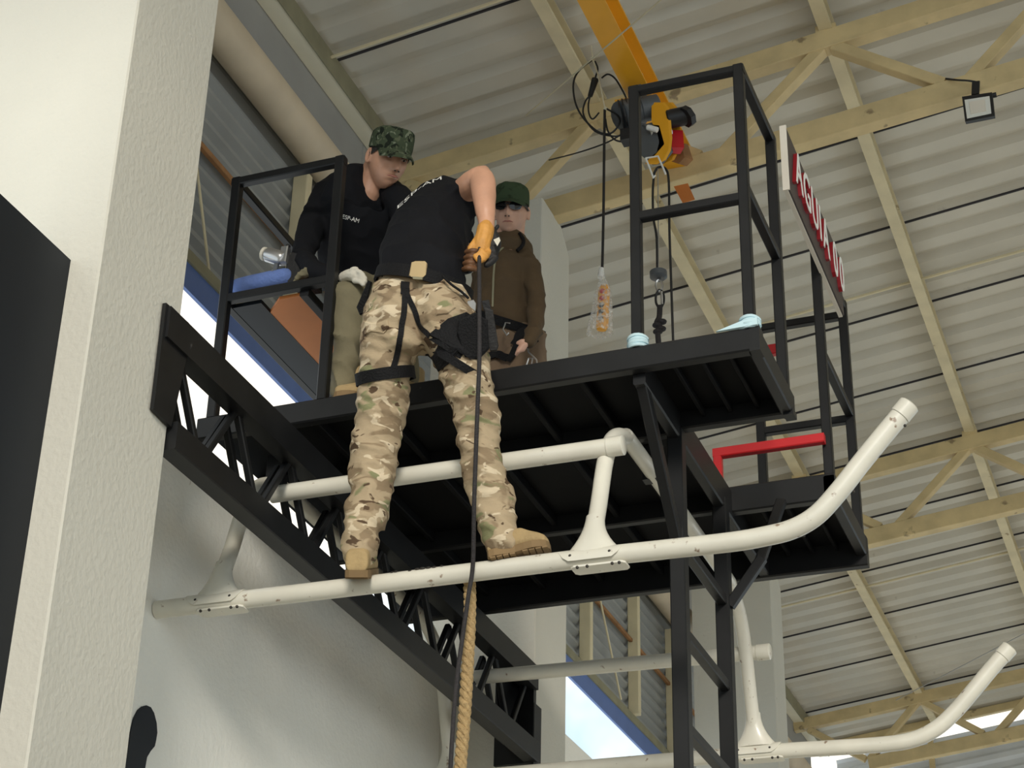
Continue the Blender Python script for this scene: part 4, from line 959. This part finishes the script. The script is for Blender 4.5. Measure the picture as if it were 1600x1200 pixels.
    # cargo pocket flap on the trousers
    obj('pocket_flap', patch(tt, [(568,502),(606,500),(608,511),(600,521),(570,523)], .004), 'camo', T)
    obj('pocket_flap', patch(tt, [(676,478),(708,468),(712,480),(700,490),(682,492)], .004), 'camo', T)
    # print on the back, seen along its upper edge
    try: obj('back_print', edge_print(st, 'ESP-AM', 622, 690, 5, 1.5), 'white', S)
    except Exception: pass
    # gloves
    k = mpp(at(755, 385, Y=4.69)); q = lambda x, y, d=0: at(x, y, Y=4.69+d)
    g = MB()                                                          # right hand, leather palm towards the viewer
    finger(g, [q(759,356), q(757,368), q(753,382), q(752,392,.005)], 14*k, 15*k)
    finger(g, [q(748,372), q(742,380,-.012), q(737,386,-.020), q(735,389,-.022)], 7*k, 5*k)          # thumb
    for i, (x, y) in enumerate(((757,388), (755,392), (752,395), (748,397))):
        finger(g, [q(x+8, y-6, .018), q(x+6, y+6, .004-.006*i), q(x+1, y+10, -.018-.003*i), q(x-5, y+3, -.026-.002*i)], 5.6*k, 4.4*k)
    obj('glove', remesh(g, .0028, 2), 'glove', root, True)
    gb = MB(); finger(gb, [q(766,358,.02), q(771,368,.022), q(774,380,.024), q(769,394,.024)], 7*k, 11*k); finger(gb, [q(778,353,.03), q(773,360,.028), q(770,366,.026)], 3*k, 4*k)
    for y in (372, 382, 392, 402): finger(gb, [q(774,y,.02), q(768,y+7,.012), q(760,y+12,.004)], 6*k, 5*k)
    gk = obj('glove_back', remesh(gb, .0028, 2), 'gloveb', root, True)
    obj('glove_badge', MB().extr([q(771,374.5,-.014), q(780,370.5,-.012), q(782,376,-.012), q(777,384.5,-.014)], -_f*.001), 'wglove', gk)
    gl = MB(); finger(gl, [q(728,418,.05), q(734,408,.03), q(738,400,.016)], 13*k, 14*k)
    g2 = obj('glove', remesh(gl, .0028, 2), 'gloveb', root, True)
    gf = MB()
    for i, y in enumerate((391, 400, 409, 418)): finger(gf, [q(750-2*i,y+1,.012), q(747-2*i,y+2,-.010), q(738-2*i,y+1,-.024), q(729-1.5*i,y+3,-.010)], 5.0*k, 4.4*k)
    finger(gf, [q(744,384,.002), q(738,385,-.012), q(733,387,-.016)], 5*k, 4*k)
    obj('glove_finger', remesh(gf, .0026, 1), 'gloved', root, True)
    return root
man_rope()
# ---------------------------------------------------------------- the man seated by the wall rail
def man_seated():
    root = thing('person', 'man in black shirt and green camouflage cap sitting by wall railing looking down', 'person', at(535, 618, Y=5.0))
    TS = [(556,452,5.36,56,.12),(556,420,5.33,58,.12),(556,385,5.28,62,.125),(562,345,5.23,66,.13),(566,315,5.20,66,.12),(573,302,5.18,58,.11),(581,296,5.165,42,.09)]
    RA = [(512,305,5.20,26),(496,335,5.16,24),(482,372,5.10,21),(473,402,5.04,19)]
    FA = [(473,404,5.03,18),(490,420,4.98,16),(512,430,4.97,14),(528,436,4.97,12.5)]
    LA = [(622,312,5.20,28),(640,350,5.18,24),(640,400,5.10,20)]
    sh = MB(); chain(sh, TS, cap=False); chain(sh, [(512,300,5.20,22),(530,288,5.215,20),(556,280,5.23,19),(585,284,5.23,19),(612,300,5.21,22),(630,318,5.20,24)]); chain(sh, RA); chain(sh, FA); chain(sh, LA); chain(sh, [(640,402,5.10,19),(625,425,5.02,16),(600,432,4.99,13)])
    sm = wrinkle(remesh(sh, .0075, 6), .006, 10, 13, 2.2); S = obj('long_sleeve_shirt', sm, 'shirt', root, True); st = bvh(sm)
    L1 = [(560,462,5.34,34,.085),(555,455,5.15,34,.08),(548,462,5.02,32,.075),(545,485,4.99,30,.068),(542,520,4.985,27,.062),(541,560,4.985,23,.056),(538,590,4.99,21,.052),(536,608,4.99,20,.05)]
    L2 = [(600,462,5.36,32,.085),(622,458,5.18,32,.08),(630,470,5.08,30,.07),(632,520,5.06,26,.06),(634,570,5.07,23,.055),(634,592,5.07,22,.05)]
    tr = MB(); chain(tr, L1); chain(tr, L2); chain(tr, [(580,462,5.40,50,.11),(575,440,5.38,52,.11)])
    tm = wrinkle(remesh(tr, .0075, 5), .015, 8, 12, 7.7); obj('trousers', tm, 'olive', root, True)
    hc = at(606, 250, Y=5.13); hT = head_frame(hc, VD*.86+RT*.46-UP*.13, UP*.95+RT*.24, .90)
    bd = MB(); head_mesh(bd, hT); chain(bd, [(574,304,5.19,22,.055),(581,284,5.18,23,.056),(590,266,5.165,24,.056),(598,254,5.15,25,.058)])
    chain(bd, TS[:-3], scale=.84, cap=False); chain(bd, [(560,330,5.22,30,.06),(574,304,5.19,20,.05)]); chain(bd, RA, scale=.75); chain(bd, FA, scale=.75); chain(bd, LA, scale=.75); chain(bd, L1, scale=.78); chain(bd, L2, scale=.78); chain(bd, [(580,462,5.40,50,.11),(575,440,5.38,52,.11)], scale=.85)
    B = obj('body', remesh(bd, .0036, 1), 'skin', root, True)
    face_parts(hT, root, B); hair(hT, root); cap(hT, root, 'gcamo', seed=2)
    obj('chest_print', decal(st, 'ESP-AM', 535, 341.5, 26, 6.5, math.radians(-15)), 'white', S)
    # pale gloved hand resting on the knee
    k = mpp(at(552, 430, Y=4.94)); q = lambda x, y, d=0: at(x, y, Y=4.925+d); g = MB()
    finger(g, [q(536,434,.03), q(546,430,.02), q(556,430,.01)], 9*k, 11*k)
    for i, (dx, dy) in enumerate(((0, -4), (3, 1), (3, 6), (0, 11))): finger(g, [q(554+dx,428+dy,.01), q(562+dx,428+dy+1,-.01), q(568+dx,434+dy,-.012)], 4.5*k, 3.4*k)
    finger(g, [q(546,427,.01), q(551,421,-.005), q(557,420,-.008)], 4.6*k, 3.6*k)
    obj('glove', remesh(g, .003, 2), 'wglove', root, True)
    # boots
    for x, y, Y_ in ((536, 612, 4.955), (634, 592, 5.06)):
        p = at(x, y, Y=Y_); boot(root, True, (p.x-.01, Y_+.10, ZD), (p.x+.03, Y_-.04 if x < 600 else Y_-.13, ZD), (0, 0, 1))
man_seated()
# what lies on the bench beside him
def blue_roll():
    Y = 5.0; mb = MB(); S = [(362,453,Y,6),(372,448,Y,13),(400,443,Y,15),(425,438,Y,15.5),(446,434,Y,15.5)]
    chain(mb, S); r = remesh(mb, .005, 2)
    o = tag(obj('cloth_roll', r, 'jean', smooth=True), 'rolled blue cloth lying on the bench by the wall railing', 'cloth')
blue_roll()
def camera_rig():
    t = thing('action_camera', 'small silver camera on a stand beside the seated man', 'camera', at(432, 428, Y=4.99)); q = lambda x, y, d=0: at(x, y, Y=4.98+d); k = mpp(q(430, 400))
    obj('barrel', MB().tube([q(413,397), q(418,398), q(419,398), q(440,404), q(443,405)], [9*k, 10*k, 12*k, 12*k, 10*k], 18), 'steel', t, True)
    obj('lens_ring', MB().tube([q(412,396.5), q(416,397.5)], 11*k, 18), 'wglove', t, True)
    obj('body', MB().bar(q(447,388), q(443,412), .028, .03), 'steel', t); obj('knob', MB().ball(q(450,385), 4*k, 10, 8), 'rubber', t, True)
    obj('stand', MB().bar(q(433,410), q(430,424), .016, .016), 'grey', t); obj('foot', MB().tube([q(425,425), q(433,427)], 4*k, 10), 'steel', t, True)
camera_rig()
def case():
    q = lambda x, y, d=0: at(x, y, Y=4.985+d)
    mb = MB().extr([q(x, y) for x, y in [(448,404),(456,394),(480,400),(484,436),(450,441),(446,430)]], (0, .10, 0))
    tag(obj('equipment_case', mb, 'gloveb'), 'black equipment case on the bench next to the blue cloth roll', 'case')
    g = MB(); chain(g, [(460,440,4.965,3),(470,430,4.965,7),(484,424,4.965,9),(498,428,4.965,8),(510,434,4.965,5)])
    r = wrinkle(remesh(g, .004, 1), .004, 40, 40, 3); tag(obj('olive_cloth', r, 'olive', smooth=True), 'crumpled olive cloth lying on the middle rail by the bench', 'cloth')
case()
# ---------------------------------------------------------------- the man with sunglasses standing behind
def man_glasses():
    root = thing('person', 'man in brown jacket, green cap and dark sunglasses standing on the deck', 'person', at(800, 535, Y=6.15)*1.0)
    f0 = at(800, 540, Y=6.2); root.location = (f0.x, 6.2, ZD); ORG[root.name] = Vector(root.location)
    TS = [(796,384,6.16,30,.07),(797,390,6.16,35,.08),(796,402,6.17,41,.11),(792,435,6.18,47,.125),(790,470,6.18,51,.13),(791,500,6.19,53,.13),(797,525,6.19,50,.125)]
    AR = [(822,404,6.16,17),(834,440,6.13,15),(838,475,6.10,14),(838,500,6.06,13)]
    FA = [(838,500,6.06,13),(834,520,6.0,11.5),(826,535,5.96,10)]
    AL = [(765,404,6.22,17),(750,440,6.24,15),(748,475,6.2,14),(760,500,6.1,12)]
    jk = MB(); chain(jk, TS); chain(jk, AR); chain(jk, FA); chain(jk, AL)
    jm = wrinkle(remesh(jk, .0085, 5), .014, 6, 9, 4.4); J = obj('jacket', jm, 'jacket', root, True); jt = bvh(jm)
    cr = f0.x
    tr = MB()
    for x0, x1 in ((775, 768), (815, 812)):
        h = at(x0, 520, Y=6.2); mbk = MB()
        tr.tube([h, Vector((h.x, 6.2, 5.30)), Vector((h.x+.0, 6.19, 5.02)), Vector((h.x, 6.2, 4.66))], [.105, .10, .08, .07], 20)
    chain(tr, [(797,520,6.2,49,.12),(799,545,6.2,50,.12)])
    tm = wrinkle(remesh(tr, .009, 4), .008, 8, 12, 6); obj('trousers', tm, 'brownt', root, True); tt = bvh(tm)
    for x0 in (775, 815):
        h = at(x0, 520, Y=6.2); boot(root, True, (h.x, 6.27, ZD), (h.x+.01, 6.01, ZD), (0, 0, 1))
    hc = at(799, 332, Y=6.12); hT = head_frame(hc, VD*.95-RT*.16+UP*.13, UP*.98+RT*.03+VD*-.1, .86)
    bd = MB(); head_mesh(bd, hT); chain(bd, [(797,378,6.18,22,.055),(798,355,6.17,22,.055),(799,335,6.16,24,.055)])
    chain(bd, TS, scale=.84); chain(bd, AR, scale=.7); chain(bd, FA, scale=.8); chain(bd, AL, scale=.7)
    for x0 in (775, 815):
        h = at(x0, 520, Y=6.2); bd.tube([h+Vector((0, 0, .05)), Vector((h.x, 6.2, 5.30)), Vector((h.x, 6.19, 5.02)), Vector((h.x, 6.2, 4.62))], [.085, .08, .062, .052], 16)
    k = mpp(hc); q = lambda x, y, d=0: at(x, y, Y=5.95+d)
    for i in range(4): finger(bd, [q(824-2*i, 537+i*3), q(816-2*i, 540+i*3, -.01), q(810-i, 545+i*3, 0)], 3.4*k, 2.8*k)
    finger(bd, [q(822,533), q(815,533,-.01), q(809,536,-.01)], 3.4*k, 2.8*k)
    B = obj('body', remesh(bd, .0038, 1), 'skin2', root, True)
    face_parts(hT, root, B, eyes=False); hair(hT, root); cap(hT, root, 'gcap', bill=.05, drop=.018, seed=5)
    gl = MB()
    for s in (-1, 1):
        pts = []
        for a, b in ((.008, .020), (.030, .024), (.058, .020), (.066, .010), (.058, -.008), (.036, -.014), (.016, -.010), (.008, .002)):
            pts.append(hT(s*a, .112-(a/.075)**2*.030, b+.003))
        c = sum(pts, Vector())/len(pts); kf = len(gl.v); bk = [p+(hT(0, -1, 0)-hT(0, 0, 0))*.004 for p in pts]
        gl.v += pts+bk; n = len(pts); gl.f += [[kf+i for i in range(n)], [kf+n+i for i in range(n)][::-1]]+[[kf+i, kf+(i+1) % n, kf+n+(i+1) % n, kf+n+i] for i in range(n)]
    g = obj('sunglasses', gl, 'lens', root)
    obj('bridge', MB().tube([hT(-.012, .113, .018), hT(0, .117, .020), hT(.012, .113, .018)], .003, 8), 'rubber', g, True)
    for s in (-1, 1): obj('temple', MB().tube([hT(s*.064, .088, .018), hT(s*.080, .05, .016), hT(s*.083, -.01, .010)], .003, 8), 'rubber', g, True)
    # jacket collar and radio lead
    co = MB(); n = 24; ccn = at(797, 374, Y=6.165)
    for r_, h_ in ((.074, -.045), (.072, -.02), (.068, .008), (.062, .010), (.064, -.02)):
        for j in range(n): a = 2*math.pi*j/n; co.v.append(ccn+RT*math.cos(a)*r_+Vector((0, 1, 0))*math.sin(a)*r_*.95+UP*(h_+.010*math.sin(a)))
    for i in range(4):
        for j in range(n): co.f.append([i*n+j, i*n+(j+1) % n, (i+1)*n+(j+1) % n, (i+1)*n+j])
    obj('collar', co, 'jacket', J, True)
    obj('ear_mic', MB().tube(spline([at(812,365,Y=6.12), at(818,375,Y=6.10), at(816,384,Y=6.09), at(808,392,Y=6.08)], 4), .008, 8), 'web', root, True)
    obj('zip', ribbon(jt, [(786,388),(776,400),(772,430),(770,480)], 3, .003), 'btrim', J)
    # belt and harness
    obj('belt', band((796,508,6.19,52), 15, 1.0, .008, tilt=RT*.32, grow=1.05), 'web', root, True)
    for pts, w in (([(806,540),(812,525),(822,520),(834,538)], 14), ([(812,528),(806,548),(796,566)], 10), ([(762,560),(780,555),(795,560)], 12)):
        try: obj('harness_strap', ribbon(tt, pts, w, .006, .010), 'web', root, True)
        except Exception: pass
    kk = mpp(at(800, 520, Y=6.0))
    obj('buckle', MB().tube([at(x, y, Y=6.02) for x, y in [(797,505),(790,504),(786,515),(792,524),(795,520)]], 1.3*kk, 7), 'steel', root, True)
    obj('buckle', MB().tube([at(x, y, Y=6.0) for x, y in [(824,540),(826,550),(838,562),(839,568)]], 1.5*kk, 7).tube([at(x, y, Y=6.0) for x, y in [(826,560),(822,572),(830,574),(832,560),(826,560)]], 1.4*kk, 7), 'steel', root, True)
man_glasses()
